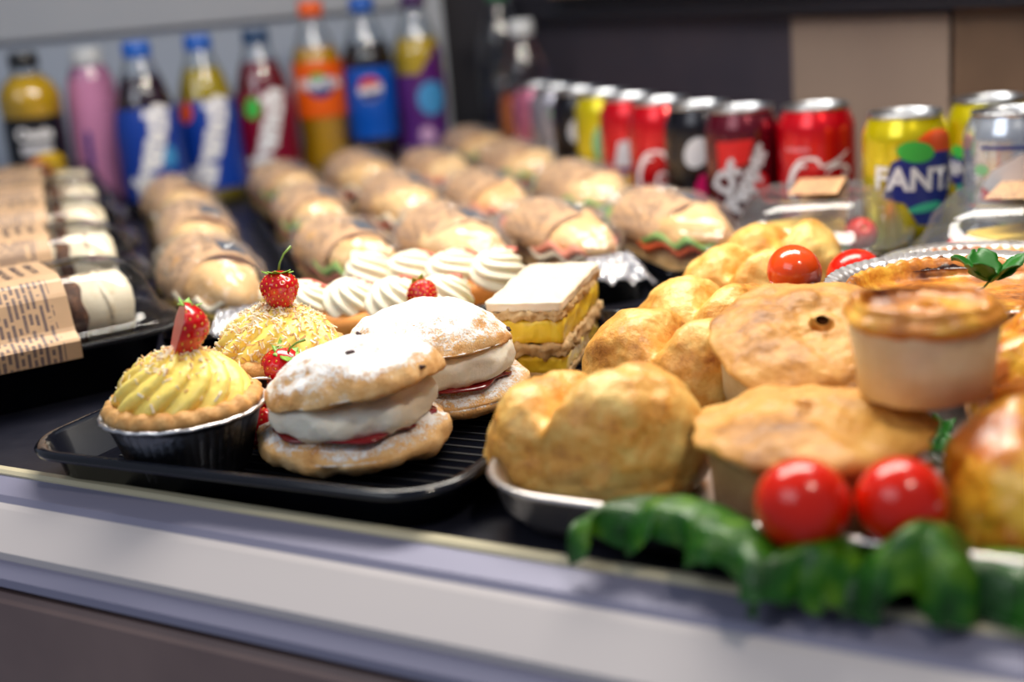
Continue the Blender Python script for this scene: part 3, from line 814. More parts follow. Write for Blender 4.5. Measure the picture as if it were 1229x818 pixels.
def stroke(pts, w, n=8):
    """smooth ribbon through 2-D points, w widths"""
    P = [Vector(p) for p in pts]; out = []; ws = w if isinstance(w, (list, tuple)) else [w] * len(P)
    for i in range(len(P) - 1):
        p0 = P[max(i - 1, 0)]; p1_ = P[i]; p2_ = P[i + 1]; p3 = P[min(i + 2, len(P) - 1)]
        for k in range(n):
            t = k / n
            q = .5 * ((2 * p1_) + (p2_ - p0) * t + (2 * p0 - 5 * p1_ + 4 * p2_ - p3) * t * t + (3 * p1_ - p0 - 3 * p2_ + p3) * t ** 3)
            out.append((q, ws[i] * (1 - t) + ws[i + 1] * t))
    out.append((P[-1], ws[-1])); quads = []
    prev = None
    for i, (q, ww) in enumerate(out):
        d = (out[min(i + 1, len(out) - 1)][0] - out[max(i - 1, 0)][0]); d = d.normalized() if d.length else Vector((1, 0))
        nrm = Vector((-d.y, d.x)) * ww / 2; cur = (q + nrm, q - nrm)
        if prev: quads.append([tuple(prev[0]), tuple(prev[1]), tuple(cur[1]), tuple(cur[0])])
        prev = cur
    return quads
def ell(cx, cy, rx, ry, n=28, rot=0, a0=0, a1=2 * pi):
    r = []
    for i in range(n + (1 if a1 - a0 < 6.2 else 0)):
        a = a0 + (a1 - a0) * i / n; x = rx * cos(a); y = ry * sin(a)
        r.append((cx + x * cos(rot) - y * sin(rot), cy + x * sin(rot) + y * cos(rot)))
    return r
def decal(name, bm, mat, parent, rfn, a0=0, z0=0, rot=0, lift=.0003, L=.004):
    """wrap a flat drawing (x right, y up) round an upright body of radius rfn(z), centred at angle a0"""
    split_long(bm, L); c, s = cos(rot), sin(rot)
    R = rfn(z0)
    for v in bm.verts:
        x, y = v.co.x * c - v.co.y * s, v.co.x * s + v.co.y * c
        z = z0 + y; r = rfn(z) + lift; a = a0 + x / R
        v.co = Vector((r * sin(a), -r * cos(a), z))
    me = bpy.data.meshes.new(name); bm.to_mesh(me); bm.free(); me.materials.append(mat)
    o = bpy.data.objects.new(name, me); COL.objects.link(o); o.parent = parent; return o
def flat(name, bm, mat, parent, m4):
    bm.transform(m4); me = bpy.data.meshes.new(name); bm.to_mesh(me); bm.free(); me.materials.append(mat)
    o = bpy.data.objects.new(name, me); COL.objects.link(o); o.parent = parent; return o
def prof_r(prof):
    def f(z):
        for (r0, z0), (r1, z1) in zip(prof, prof[1:]):
            if z0 <= z <= z1 and z1 > z0: return r0 + (r1 - r0) * (z - z0) / (z1 - z0)
        return prof[-1][0]
    return f

# ------------------------------------------------------------------ drink cans
CANP = [(.0, .0035), (.020, .0035), (.0235, .0012), (.0255, .0002), (.0272, .001), (.0305, .006), (.0326, .010), (.0331, .014), (.0331, .095), (.0326, .0995), (.0300, .1055), (.0280, .1098), (.0272, .1118)]
CANR = prof_r([(.0331, 0), (.0331, .095), (.0326, .0995), (.0300, .1055), (.0280, .1098)])
LIDP = [(.0272, .1112), (.0279, .1125), (.0282, .1142), (.0275, .1152), (.0266, .1145), (.0258, .1115), (.0245, .1095), (.0232, .1095), (.0225, .1115), (.015, .1118), (0, .1118)]
def canmat(name, col, rgh=.22, metal=.55): return plain(name, col, rgh, metal=metal, coat=.6)
m_red = canmat('can_red', S(208, 0, 22)); m_yel = canmat('can_yellow', S(216, 200, 0)); m_mar = canmat('can_maroon', S(92, 8, 30)); m_blk = canmat('can_black', S(20, 18, 26))
m_sil = canmat('can_silver', S(196, 204, 216), .2, .75); m_grey = canmat('can_grey', S(150, 148, 160)); m_pink2 = canmat('can_pink', S(196, 110, 140))
m_white = plain('print_white', S(240, 240, 244), .35); m_pwhite = plain('print_soft_white', S(206, 206, 214), .4)
m_mag = plain('print_magenta', S(206, 16, 100), .35); m_navy = plain('print_navy', S(14, 40, 128), .35); m_green = plain('print_green', S(64, 186, 74), .35); m_orange = plain('print_orange', S(224, 84, 20), .35)
m_teal = plain('print_teal', S(20, 120, 150), .35); m_pyel = plain('print_yellow', S(234, 190, 40), .35); m_pred = plain('print_red', S(204, 24, 30), .35); m_lblue = plain('print_light_blue', S(70, 150, 210), .35)
m_pgreen2 = plain('print_pale_green', S(130, 190, 140), .35); m_purple = plain('print_purple', S(86, 30, 110), .35)
can_body_mesh = None
def can(P, label, mat, turn=0.0):
    root = thing('drink_can', label, 'can', (P[0], P[1], 0), atan2(-P[0], P[1]) + turn, 'drink cans along the right wall')
    body = MB().lathe(CANP, 64).build('can_body', mat, root)
    MB().lathe(LIDP, 64).build('can_lid', m_alu, root)
    b = MB().loft([(.014, .022, .1122, .006), (.015, .023, .1128, .006), (.014, .022, .1134, .006)], k=5); b.build('ring_pull', m_alu, root)
    return root, body
def fanta_logo(par, a0, z0, sc=1.0):
    decal('logo_orange', poly_bm([ell(.010 * sc, .018 * sc, .016 * sc, .011 * sc)]), m_orange, par, CANR, a0, z0, lift=.00025)
    decal('logo_blue', poly_bm([[(-.026 * sc, -.012 * sc), (-.020 * sc, .010 * sc), (-.006 * sc, .016 * sc), (.024 * sc, .014 * sc), (.027 * sc, -.006 * sc), (.018 * sc, -.016 * sc), (.012 * sc, -.031 * sc), (-.004 * sc, -.030 * sc), (-.012 * sc, -.016 * sc)]]), m_navy, par, CANR, a0, z0, lift=.0004)
    decal('logo_leaf', poly_bm([ell(-.005 * sc, .016 * sc, .012 * sc, .0065 * sc, rot=-.15)]), m_green, par, CANR, a0, z0, lift=.0006)
    decal('logo_lettering', text_mb('FANTA', .0195 * sc, bold=.0007 * sc, sx=1), m_white, par, CANR, a0 - .02, z0 - .002 * sc, rot=radians(-3), lift=.0008)
    decal('logo_band', poly_bm([ell(.001 * sc, -.019 * sc, .011 * sc, .0028 * sc, rot=.12)]), plain('print_mint', S(60, 190, 150), .35), par, CANR, a0, z0, lift=.0008)
def row(px, D, z=.1):
    """a point at range D (metres along the view) seen at column px"""
    d = Fv + Rv * ((px - 614.5) / FPX); lo = CAM + d * D
    # column follows the roll of the camera: solve at height z
    for _ in range(6):
        y = 409 - FPX * (Vector((lo.x, lo.y, z)) - CAM).dot(Uv) / (Vector((lo.x, lo.y, z)) - CAM).dot(Fv)
        d = Fv + Rv * ((px - 614.5) / FPX) - Uv * ((y - 409) / FPX); lo = CAM + d * D
    return (lo.x, lo.y)
canpts = [(.376, 1.015), (.334, 1.083), (.272, 1.131), (.215, 1.168), (.196, 1.246), (.168, 1.30), (.148, 1.368), (.126, 1.440), (.104, 1.510), (.083, 1.578), (.060, 1.640)]
# silver can
r, bdy = can(row(1211, 1.005, .06), 'silver can with red triangle, nearest can at the right edge', m_sil, 0)
decal('red_triangle', poly_bm([[(-.020, -.006), (-.002, -.007), (-.020, .004)]]), m_pred, bdy, CANR, 0, .058)
decal('pale_hill', poly_bm([[(-.026, -.024), (.02, -.03), (.02, .022), (.008, .024), (-.012, .012), (-.02, 0)]]), m_pwhite, bdy, CANR, 0, .062, lift=.0002)
decal('top_lettering', text_mb('MANGO', .006, bold=.0002), m_navy, bdy, CANR, .05, .090) if False else decal('blue_band', poly_bm([[(-.018, -.0012), (.016, -.0012), (.016, .0012), (-.018, .0012)]]), m_navy, bdy, CANR, -.1, .0905)
decal('green_mark', poly_bm([ell(0, 0, .006, .004)]), m_pgreen2, bdy, CANR, -.62, .074)
r, bdy = can(row(1187, 1.09, .06), 'yellow can with blue and white logo, half hidden behind the silver can', m_yel, 0)
fanta_logo(bdy, -.62, .062, .8)
r, bdy = can(row(1087, 1.045, .06), 'yellow can with big blue fruit logo beside the red can', m_yel, 0)
fanta_logo(bdy, .42, .068, 1.22)
# red cola can
r, bdy = can((.2735, 1.137), 'bright red cola can with white script, in front of the card sheet', m_red, 0)
def coke(par, a0, z0, sc=1.0, mat=None):
    s = sc; K = []
    K += stroke([(-.010, .011), (-.014, .013), (-.020, .009), (-.026, -.002), (-.024, -.013), (-.016, -.015), (-.010, -.009)], [.0015, .003, .004, .0045, .004, .003, .001])
    K += stroke([(-.024, .008), (-.014, .0165), (-.002, .016), (.002, .010), (.012, .011), (.026, .018)], [.001, .002, .003, .002, .0028, .001])
    K += stroke([(-.004, -.001), (-.008, -.004), (-.008, -.010), (-.004, -.012), (0, -.008), (0, -.003), (-.004, -.001)], .0022)
    K += stroke([(.010, -.001), (.006, -.002), (.004, -.008), (.007, -.012), (.012, -.009)], .0022)
    K += stroke([(.020, -.002), (.015, -.003), (.013, -.009), (.016, -.012), (.020, -.007), (.0215, -.002), (.0205, -.010), (.025, -.009)], .0022)
    K += stroke([(.004, .004), (.012, .008), (.022, .006), (.024, .001), (.018, .002)], [.001, .002, .0024, .002, .001])
    K = [[(x * s, y * s) for x, y in q] for q in K]
    return decal('script_lettering', poly_bm(K), mat or m_white, par, CANR, a0, z0, rot=radians(6), lift=.0004)
coke(bdy, .10, .056, 1.08)
decal('small_lettering', text_mb('ORIGINAL', .0055, bold=.0002), m_pwhite, bdy, CANR, -.52, .082) if False else decal('pale_small_print', poly_bm([[(-.011, -.0016), (.011, -.0016), (.011, .0016), (-.011, .0016)]]), plain('print_rose', S(214, 120, 130), .4), bdy, CANR, -.50, .081)
# maroon can with diagonal white lettering
r, bdy = can((.217, 1.172), 'dark maroon can with large white diagonal lettering, left of the bright red cola can', m_mar, 0)
decal('red_panel', poly_bm([[(-.022, .002), (-.024, .030), (.010, .032), (.004, .012)], [(.004, -.004), (.020, -.026), (.022, -.002), (.012, .006)]]), m_pred, bdy, CANR, 0, .058, lift=.00025)
decal('diagonal_lettering', text_mb('Dr', .027, bold=.0014), m_pwhite, bdy, CANR, -.42, .058, rot=radians(64), lift=.0005)
decal('diagonal_lettering', text_mb('Pepper', .0215, bold=.0012), m_pwhite, bdy, CANR, .10, .056, rot=radians(64), lift=.0005)
# black and pink can
def blackpink(P, label):
    r, bdy = can(P, label, m_blk, 0)
    decal('white_face', poly_bm([ell(-.004, .010, .011, .0145, rot=-.5)]), m_pwhite, bdy, CANR, 0, .064, lift=.0004)
    decal('magenta_figure', poly_bm([[(-.014, -.045), (.012, -.045), (.014, -.020), (.007, -.006), (-.006, -.008), (-.012, -.022)]]), m_mag, bdy, CANR, .12, .062, lift=.0003)
blackpink(row(842, 1.235, .06), 'black and pink can beside the maroon can')
r, bdy = can(row(797, 1.30, .06), 'red cola can with white script, left of the black and pink can', m_red, 0)
coke(bdy, .05, .050, 1.15); 
r, bdy = can(row(761, 1.365, .06), 'red can with white and yellow lower half, beside the yellow one', m_red, 0)
decal('white_blaze', poly_bm([[(-.022, -.012), (.018, -.014), (.022, .010), (.006, .016), (-.016, .012)]]), m_pwhite, bdy, CANR, 0, .060, lift=.0003)
decal('yellow_fruit', poly_bm([ell(.0, -.030, .014, .010)]), m_pyel, bdy, CANR, 0, .062, lift=.0003)
decal('dark_base', poly_bm([[(-.026, -.05), (.026, -.05), (.026, -.018), (-.026, -.018)]]), m_navy, bdy, CANR, 0, .062, lift=.00015)
r, bdy = can(row(729, 1.43, .06), 'acid yellow can with a pale green figure, in the far half of the can row', m_yel, 0)
decal('green_figure', poly_bm([ell(-.004, -.002, .012, .020)]), m_pgreen2, bdy, CANR, 0, .066)
blackpink(row(700, 1.49, .06), 'black and pink can behind the acid yellow one')
r, bdy = can(row(673, 1.55, .06), 'grey can with a green top patch, second from the far end', m_grey, 0)
decal('green_patch', poly_bm([ell(.004, .020, .014, .012)]), m_green, bdy, CANR, 0, .068)
decal('white_print', poly_bm([ell(-.004, -.02, .012, .020)]), m_pwhite, bdy, CANR, 0, .06)
r, bdy = can(row(650, 1.605, .06), 'pinkish can with yellow and red print, farthest of the row', m_pink2, 0)
decal('yellow_spot', poly_bm([ell(.006, .008, .010, .010)]), m_pyel, bdy, CANR, 0, .066)
decal('red_print', poly_bm([ell(.0, -.018, .018, .008, rot=.5)]), m_pred, bdy, CANR, 0, .06)

# ------------------------------------------------------------------ bottles
def bottle(P, label, prof, liquid, cap, capR=.0145, lab=None, labmat=None, fill=1.0, turn=0, lean=0, capH=.018, nm='drink_bottle'):
    """prof (r,z) of the plastic; liquid fills up to 'fill' (height)"""
    root = thing(nm, label, 'bottle', (P[0], P[1], 0), atan2(-P[0], P[1]) + turn, 'soft drink bottles')
    if lean: root.rotation_euler.y = lean
    top = prof[-1][1]
    MB().lathe([(0, prof[0][1])] + prof, 56).build('bottle_shell', m_bottle, root)
    lp = [(max(0, r - .0008), z) for r, z in prof if z <= fill]; lp[0] = (lp[0][0], lp[0][1] + .001); 
    MB().lathe([(0, lp[0][1])] + lp + [(0, lp[-1][1])], 56).build('drink', liquid, root)
    MB().lathe([(capR, top - .002), (capR + .0004, top), (capR + .0002, top + capH - .003), (capR - .0015, top + capH - .001), (0, top + capH - .001)], 48, lambda th, r, z: (r + (.0004 * sin(40 * th) if r > .01 and z < top + capH - .004 else 0), z)).build('cap', cap, root)
    R = prof_r(prof)
    if lab:
        z0, z1 = lab; k = 10
        MB().lathe([(R(z0 + (z1 - z0) * i / k) + .0006, z0 + (z1 - z0) * i / k) for i in range(k + 1)], 56).build('label_sleeve', labmat, root)
    return root, R
def liq(name, c): return plain(name, c, .12, coat=.6)
def capm(name, c): return plain(name, c, .35)
m_capblue = capm('cap_blue', S(18, 92, 190)); m_capblack = capm('cap_black', S(16, 18, 24)); m_caporange = capm('cap_orange', S(238, 96, 20)); m_cappurple = capm('cap_purple', S(66, 34, 92)); m_capwhite = capm('cap_white', S(196, 200, 206)); m_capdblue = capm('cap_dark_blue', S(16, 60, 104)); m_capgreen = capm('cap_green', S(16, 110, 62))
squat = [(.033, .0), (.0365, .006), (.0365, .04), (.0352, .07), (.0352, .125), (.0368, .14), (.0368, .152), (.030, .166), (.019, .176), (.0165, .180), (.0165, .186)]
slim = [(.034, .0), (.038, .006), (.038, .05), (.0385, .10), (.036, .12), (.030, .145), (.0235, .165), (.018, .180), (.0155, .188)]
cola = [(.026, 0), (.032, .008), (.0325, .04), (.030, .06), (.0325, .09), (.033, .13), (.0325, .155), (.027, .175), (.019, .196), (.0135, .208), (.0135, .216)]
r, R = bottle(row(44, 1.62), 'squat black labelled juice bottle with yellow top, far left of the bottles', squat, liq('mango_juice', S(222, 172, 6)), m_capblack, .017, (.03, .128), plain('label_black', S(18, 20, 30), .3), fill=.176)
decal('white_lettering', text_mb('Oasis', .019, bold=.0010), m_white, r, R, -.05, .108, lift=.001)
decal('white_lettering', text_mb('TROPIC', .0001), m_white, r, R, 0, .09) if False else decal('white_panel', poly_bm([[(-.018, -.006), (.018, -.006), (.018, .006), (-.018, .006)]]), m_pwhite, r, R, -.05, .090, lift=.001)
decal('orange_fruit', poly_bm([ell(-.004, 0, .014, .017)]), m_orange, r, R, 0, .062, lift=.0014)
decal('yellow_fruit', poly_bm([ell(.010, .004, .022, .018)]), m_pyel, r, R, 0, .064, lift=.001)
r, R = bottle(row(118, 1.66), 'pink bottle with a white cap, beside the black labelled juice bottle', [(.03, 0), (.034, .006), (.034, .09), (.032, .13), (.027, .165), (.022, .178), (.020, .182)], liq('pink_milkshake', S(206, 128, 172)), m_capwhite, .019, (.02, .165), plain('label_pink', S(204, 134, 176), .3), fill=.18, capH=.02)
for i in range(12): decal('small_print', poly_bm([[(-.009, -.001), (.009, -.001), (.009, .001), (-.009, .001)]]), plain('print_mauve', S(110, 60, 100), .4) if i == 0 else bpy.data.materials['print_mauve'], r, R, .55, .045 + i * .0095)
decal('dark_stripe', poly_bm([[(-.004, -.04), (.004, -.04), (.006, .03), (-.001, .035)]]), m_navy, r, R, -.45, .07, lift=.0009)
m_lab_blue = plain('label_blue', S(20, 62, 160), .3)
def drench(P, label, liquid, cap, labmat, dot, dotx=-.5, z=.09):
    r, R = bottle(P, label, slim, liquid, cap, .0165, (.02, .128), labmat, fill=.172)
    decal('lettering', text_mb('drench', .040, bold=.0026), m_white, r, R, 0, .078, rot=radians(72), lift=.0012)
    if dot: decal('fruit_spot', poly_bm([ell(0, 0, .010, .013)]), dot, r, R, dotx, z, lift=.0009)
    return r, R
r, R = drench(row(178, 1.60), 'dark purple juice bottle with bright blue cap and blue label', liq('blackcurrant_drink', S(44, 14, 34)), m_capblue, m_lab_blue, m_lblue, .55, .07)
drench(row(250, 1.66), 'yellow juice bottle with bright blue cap and blue label', liq('pineapple_drink', S(184, 158, 18)), m_capblue, m_lab_blue, m_orange, -.75, .115)
drench(row(318, 1.70), 'dark red juice bottle with dark blue cap', liq('berry_drink', S(120, 6, 34)), m_capdblue, plain('label_crimson', S(128, 8, 44), .3), m_green, -.4, .11)
r, R = bottle(row(386, 1.73), 'orange soda bottle with orange cap and orange label', cola, liq('orange_soda', S(206, 150, 10)), m_caporange, .0155, (.088, .158), plain('label_orange', S(236, 96, 16), .3), fill=.182)
decal('logo_blue', poly_bm([ell(0, 0, .018, .015)]), m_navy, r, R, .05, .128, lift=.001)
decal('logo_lettering', text_mb('FANTA', .017, bold=.0009), m_white, r, R, .05, .130, lift=.0016)
decal('logo_leaf', poly_bm([ell(-.003, .012, .009, .004)]), m_green, r, R, .05, .128, lift=.0018)
r, R = bottle(row(446, 1.74), 'dark cola bottle with blue cap and blue label', cola, liq('cola', S(26, 16, 20)), m_capblue, .0155, (.055, .145), plain('label_cola_blue', S(0, 84, 190), .3), fill=.182)
decal('logo_disc', poly_bm([ell(0, 0, .016, .016)]), m_white, r, R, 0, .118, lift=.001)
decal('logo_red', poly_bm([ell(0, .0, .0155, .0155, a0=.35, a1=pi - .1)]), m_pred, r, R, 0, .118, lift=.0014)
decal('logo_blue', poly_bm([ell(0, .0, .0150, .0150, a0=pi + .4, a1=2 * pi - .2)]), m_navy, r, R, 0, .118, lift=.0014)
r, R = bottle(row(506, 1.76), 'purple and yellow soda bottle with dark purple cap', cola, liq('yellow_soda', S(206, 170, 30)), m_cappurple, .0155, (.02, .130), plain('label_purple', S(88, 40, 120), .3), fill=.182)
decal('label_purple_wedge', poly_bm([[(-.02, -.01), (.022, -.01), (.03, .04), (.02, .040)]]), m_purple, r, R, .2, .125, lift=.0009)
decal('blue_circle', poly_bm([ell(0, 0, .019, .022)]), m_lblue, r, R, .4, .098, lift=.0014)
decal('pale_spot', poly_bm([ell(0, 0, .010, .011)]), plain('print_lilac', S(190, 150, 190), .4), r, R, .1, .052, lift=.0014)
P = row(606, 1.78); r, R = bottle(P, 'clear bottle with green cap in the far corner', cola, m_bottle, m_capgreen, .0155, None, None, fill=.15)
r, R = bottle(row(631, 1.67), 'orange drink bottle standing behind the farthest cans', [(.030, 0), (.033, .008), (.033, .10), (.031, .13), (.022, .15), (.014, .165), (.0135, .172)], liq('orange_drink', S(198, 92, 20)), m_capwhite, .0155, (.05, .09), plain('label_grey_orange', S(170, 96, 50), .3), fill=.128)

# ------------------------------------------------------------------ clamshell packs on the left
def clamshell(P, rz, label, W_=.185, D2=.125, first=True):
    root = thing('clamshell_pack', label, 'food pack', (P[0], P[1], 0), rz, 'clear lidded packs in a row on the left')
    hb = .040
    MB().loft([(W_ - .05, D2 - .05, 0, .022), (W_ - .044, D2 - .044, .002, .024), (W_ - .022, D2 - .022, hb - .004, .032), (W_, D2, hb - .004, .036), (W_ + .002, D2 + .002, hb - .002, .036), (W_, D2, hb, .036), (W_ - .020, D2 - .020, hb - .001, .03), (W_ - .048, D2 - .048, .004, .022)], k=8).build('black_base', m_blackrib, root)
    sec = [(W_ - .002, D2 - .002, hb + .001, .036), (W_ + .001, D2 + .001, hb + .003, .036), (W_ - .004, D2 - .004, hb + .0052, .035), (W_ - .012, D2 - .012, hb + .0045, .033), (W_ - .018, D2 - .018, hb + .006, .032),
           (W_ - .024, D2 - .024, hb + .016, .032), (W_ - .036, D2 - .034, hb + .030, .032), (W_ - .052, D2 - .048, hb + .038, .028), (W_ - .070, D2 - .064, hb + .0405, .022)]
    MB().loft(sec, k=8, capb=False).build('clear_lid', m_clear, root)
    # paper band over the lid: path front -> top -> back
    yf = D2 / 2
    path = [(-yf - .0006, hb - .008), (-yf - .0022, hb + .0045), (-yf + .0080, hb + .0085), (-yf + .0108, hb + .016), (-yf + .0160, hb + .0305), (-yf + .024, hb + .0392), (-yf + .034, hb + .0418), (yf - .034, hb + .0418), (yf - .024, hb + .0392), (yf - .016, hb + .0305), (yf - .006, hb + .008)]
    L = [0]
    for a, b in zip(path, path[1:]): L.append(L[-1] + sqrt((a[0] - b[0]) ** 2 + (a[1] - b[1]) ** 2))
    w0, w1 = -.080, .018
    def g(u, v):
        s = v * L[-1]
        for i in range(len(L) - 1):
            if s <= L[i + 1] + 1e-9:
                k = (s - L[i]) / (L[i + 1] - L[i]); y = path[i][0] + (path[i + 1][0] - path[i][0]) * k; z = path[i][1] + (path[i + 1][1] - path[i][1]) * k; break
        return Vector((w0 + (w1 - w0) * u, y, z))
    band = MB().grid(g, 8, 60, uv=True).build('paper_label', m_kraftprint, root, smooth=False)
    zt = hb + .0422
    for (x, s) in ((-.010, 'FAJITA CHICKEN'), (-.001, 'WITH PEPPERS'), (.008, 'AND CHEESE')):
        flat('lettering', text_mb(s, .0062, bold=.0001), m_ink, band, Matrix.Translation((x, .0, zt)) @ Matrix.Rotation(pi / 2, 4, 'Z'))
    flat('printed_picture', poly_bm([[(-.010, -.008), (.010, -.008), (.010, .008), (-.010, .008)]]), m_photo, band, Matrix.Translation((-.030, .006, zt)))
    return root
def wrap_piece(loc, rz, label, R=.0235, L=.049, tilt=0):
    root = thing('tortilla_wrap', label, 'wrap', loc, rz, 'tortilla wraps inside the clear packs', rx=tilt)
    t_ = MB().lathe([(0, -L / 2), (R * .8, -L / 2), (R, -L / 2 + .003), (R * 1.03, 0), (R, L / 2 - .003), (R * .8, L / 2), (0, L / 2)], 40)
    o = t_.build('wrap_sheet', m_wrapw, root); rough(o, .0015, 60, L * 100); o.rotation_euler = (0, pi / 2, 0)
    o = MB().lathe([(R * 1.0, -L / 2 + .004), (R * 1.055, -L / 2 + .006), (R * 1.06, -L / 2 + .013), (R * 1.03, -L / 2 + .015)], 40, lambda th, r, z: (r, z + .0012 * sin(7 * th))).build('toasted_stripe', m_toast, root); o.rotation_euler = (0, pi / 2, 0)
    MB().lathe([(R * 1.02, .004), (R * 1.06, .006), (R * 1.02, .008)], 40, lambda th, r, z: (r, z + .002 * sin(3 * th))).build('fold_edge', m_wrapw, root).rotation_euler = (0, pi / 2, 0)
    return root
m_toast = baked('toasted_brown', S(150, 104, 66), S(96, 56, 30), S(60, 32, 18), 300, .35, .6)
m_wrapw = baked('tortilla', S(246, 236, 212), S(236, 220, 188), S(110, 64, 34), 34, .47, .60, .0008, rgh=.7)
packs = []
PR = radians(105)
pk0 = at(95, 400, .045)
pkp = [(-.318, .862, 30, 'nearest clear lidded pack with printed paper label, black base, left edge'), (-.375, 1.035, 22, 'second clear lidded pack in the left row, behind the nearest one'), (-.425, 1.195, 18, 'third clear lidded pack in the left row'), (-.475, 1.350, 15, 'fourth clear lidded pack in the left row'), (-.525, 1.50, 15, 'farthest clear lidded pack, in front of the juice bottles')]
c0 = clamshell(pkp[0][:2], radians(pkp[0][2]), pkp[0][3])
for (x, y, a, l) in pkp[1:]: dup(c0, (x, y, 0), radians(a), l)
k = 0
ordn = ['nearest', 'second', 'third', 'fourth', 'farthest']
for (x, y, a, l) in pkp:
    a = radians(a)
    for j, (lx, ly) in enumerate(((-.062, 0), (-.010, .0), (.041, 0))):
        if k > 5 and j != 2: continue
        wx = x + lx * cos(a) - ly * sin(a); wy = y + lx * sin(a) + ly * cos(a)
        wrap_piece((wx, wy, .0285 + (.020 if j else .0195)), a + radians(4 if j == 2 else 0), ['left', 'middle', 'right'][j] + ' piece of rolled tortilla inside the ' + ordn[pkp.index((x, y, degr, l)) if False else [q[3] for q in pkp].index(l)] + ' clear pack')
        k += 1

# ------------------------------------------------------------------ wrapped rolls on long black trays
ROWA = radians(-76)
rd = Vector((cos(ROWA), sin(ROWA), 0))
rows = {
 'A': [(-.222, .985), (-.272, 1.175), (-.330, 1.375)],
 'B': [(-.128, 1.055), (-.180, 1.262), (-.235, 1.47)],
 'C': [(-.042, 1.045), (-.094, 1.265), (-.149, 1.475)],
 'D': [(.044, 1.060), (-.012, 1.270), (-.068, 1.49)],
 'E': [(.132, 1.055), (.078, 1.265), (.023, 1.475), (-.026, 1.66)],
}
rowlab = {'A': 'leftmost sandwich row', 'B': 'second sandwich row from the left', 'C': 'middle sandwich row', 'D': 'second sandwich row from the right', 'E': 'sandwich row along the cans'}
for kx, pts in rows.items():
    a = Vector((*pts[0], 0)) + rd * .105; bq_ = Vector((*pts[-1], 0)) - rd * .10
    c = (a + bq_) / 2; L = (a - bq_).length
    t = thing('sandwich_tray', 'long black tray under the ' + rowlab[kx], 'tray', (c.x, c.y, 0), atan2((a - bq_).y, (a - bq_).x), 'long black sandwich trays')
    tray_mb(L, .0785, .024, .012, fl=.002, wallin=.0028).build('tray_shell', m_black, t)
def bread_mb(a, bb, h, z0):
    return MB().blob(a, bb, h, .9, 1.0, 80, 40, (0, 0, z0), fn=lambda p, ph, th: Vector((p.x, p.y, p.z if p.z > 0 else p.z * .5)))
def roll(P, label, rz, seed, kind='bap', a=.085, bb=.033, h=.030, fills=(m_fill_h, m_fill_g)):
    root = thing('wrapped_sandwich_roll', label, 'sandwich', (P[0], P[1], .0042), rz, 'cellophane wrapped sandwich rolls')
    o = MB().blob(a, bb, .014, .6, .8, 72, 24, (0, 0, .0145)).build('roll_bottom', m_bread, root); rough(o, .002, 40, seed)
    for i, m in enumerate(fills):
        o = MB().blob(a * 1.0, bb * (1.03 - .02 * i), .0052, .6, .8, 110, 12, (0, -.002, .028 + .005 * i), fn=lambda p, ph, th: Vector((p.x, p.y * (1 + .04 * sin(9 * ph)), p.z + .0030 * sin(11 * ph + seed + i)))).build('filling', m, root)
    o = bread_mb(a, bb, h, .034).build('roll_top', m_bread, root); rough(o, .0048, 30, seed + 1)
    # label band round the middle
    def g(u, v):
        th = -.22 * pi + 1.44 * pi * v; yy = (bb + .0030) * cos(th); zz = .033 + (h + .0042) * sin(th)
        if sin(th) < 0: zz = .033 + .022 * sin(th)
        xx = -.040 + .084 * u + .010 * (v - .5); k = 1 - .16 * max(0, (xx - .01) / .04) ** 2
        return Vector((xx, yy * k, .033 + (zz - .033) * k))
    band = MB().grid(g, 10, 44, uv=True).build('paper_label', m_kraft2, root)
    def g2(u, v):
        p = g(.50 + .42 * u, .34 + .13 * v); return Vector((p.x, p.y * 1.02, .033 + (p.z - .033) * 1.02))
    MB().grid(g2, 8, 8).build('printed_picture', m_photo, band)
    def w(p, ph, th):
        e = abs(p.x) / (a * 1.14); k = 1 - .30 * max(0, e - .72) / .28
        tw = 1 + .05 * sin(6 * ph + seed) + .03 * sin(13 * th + seed)
        if p.z < 0: k *= .93
        return Vector((p.x, p.y * k * tw, max(-.0285, p.z * tw * (k if e > .8 else 1))))
    o = MB().blob(a * 1.12, bb + .0044, h + .0068, .78, .85, 110, 60, (0, 0, .0325), fn=w).build('cellophane', m_cello, root)
    rough(o, .0022, 45, seed + 2, 4)
    # the crimped end of the wrapper stands off the roll as a crinkled flap
    for sg in (1, -1):
        def g(u, v):
            c_ = 2 * u - 1
            x = a * 1.10 + .024 * v; y = (.016 + .014 * v) * c_
            return Vector((sg * (x + .002 * sin(u * 25 + seed)), y, .034 - .016 * v * (1 + .3 * c_) + .0016 * (sin(u * 21 + v * 5 + seed) + .6 * sin(u * 47 - v * 6)) * (.3 + v)))
        MB().grid(g, 40, 8).build('wrapper_flap', m_flap, root, solid=.0003)
    return root
rr0 = None
pos_words = ['front', 'second', 'third', 'farthest']
fillsets = {'A': (m_fill_y, m_fill_w), 'B': (m_fill_h, m_fill_g), 'C': (m_fill_h, m_fill_w), 'D': (m_fill_w, m_fill_h), 'E': (m_fill_t, m_fill_g)}
dims = {'A': (.088, .0315, .029), 'B': (.090, .0305, .023), 'C': (.092, .0325, .027), 'D': (.094, .0305, .021), 'E': (.094, .032, .023)}
for kx, pts in rows.items():
    first = None
    for i, P in enumerate(pts):
        lab = pos_words[i] + ' wrapped roll of the ' + rowlab[kx]
        rz = ROWA + radians({'A': 9, 'B': 7, 'C': 5, 'D': 4, 'E': 3}[kx]) * (1 if i % 2 == 0 else .3)
        if first is None:
            a, bb, h = dims[kx]; first = roll(P, lab, rz, ord(kx), a=a, bb=bb, h=h, fills=fillsets[kx])
        else: dup(first, (P[0], P[1], .0042), rz, lab)

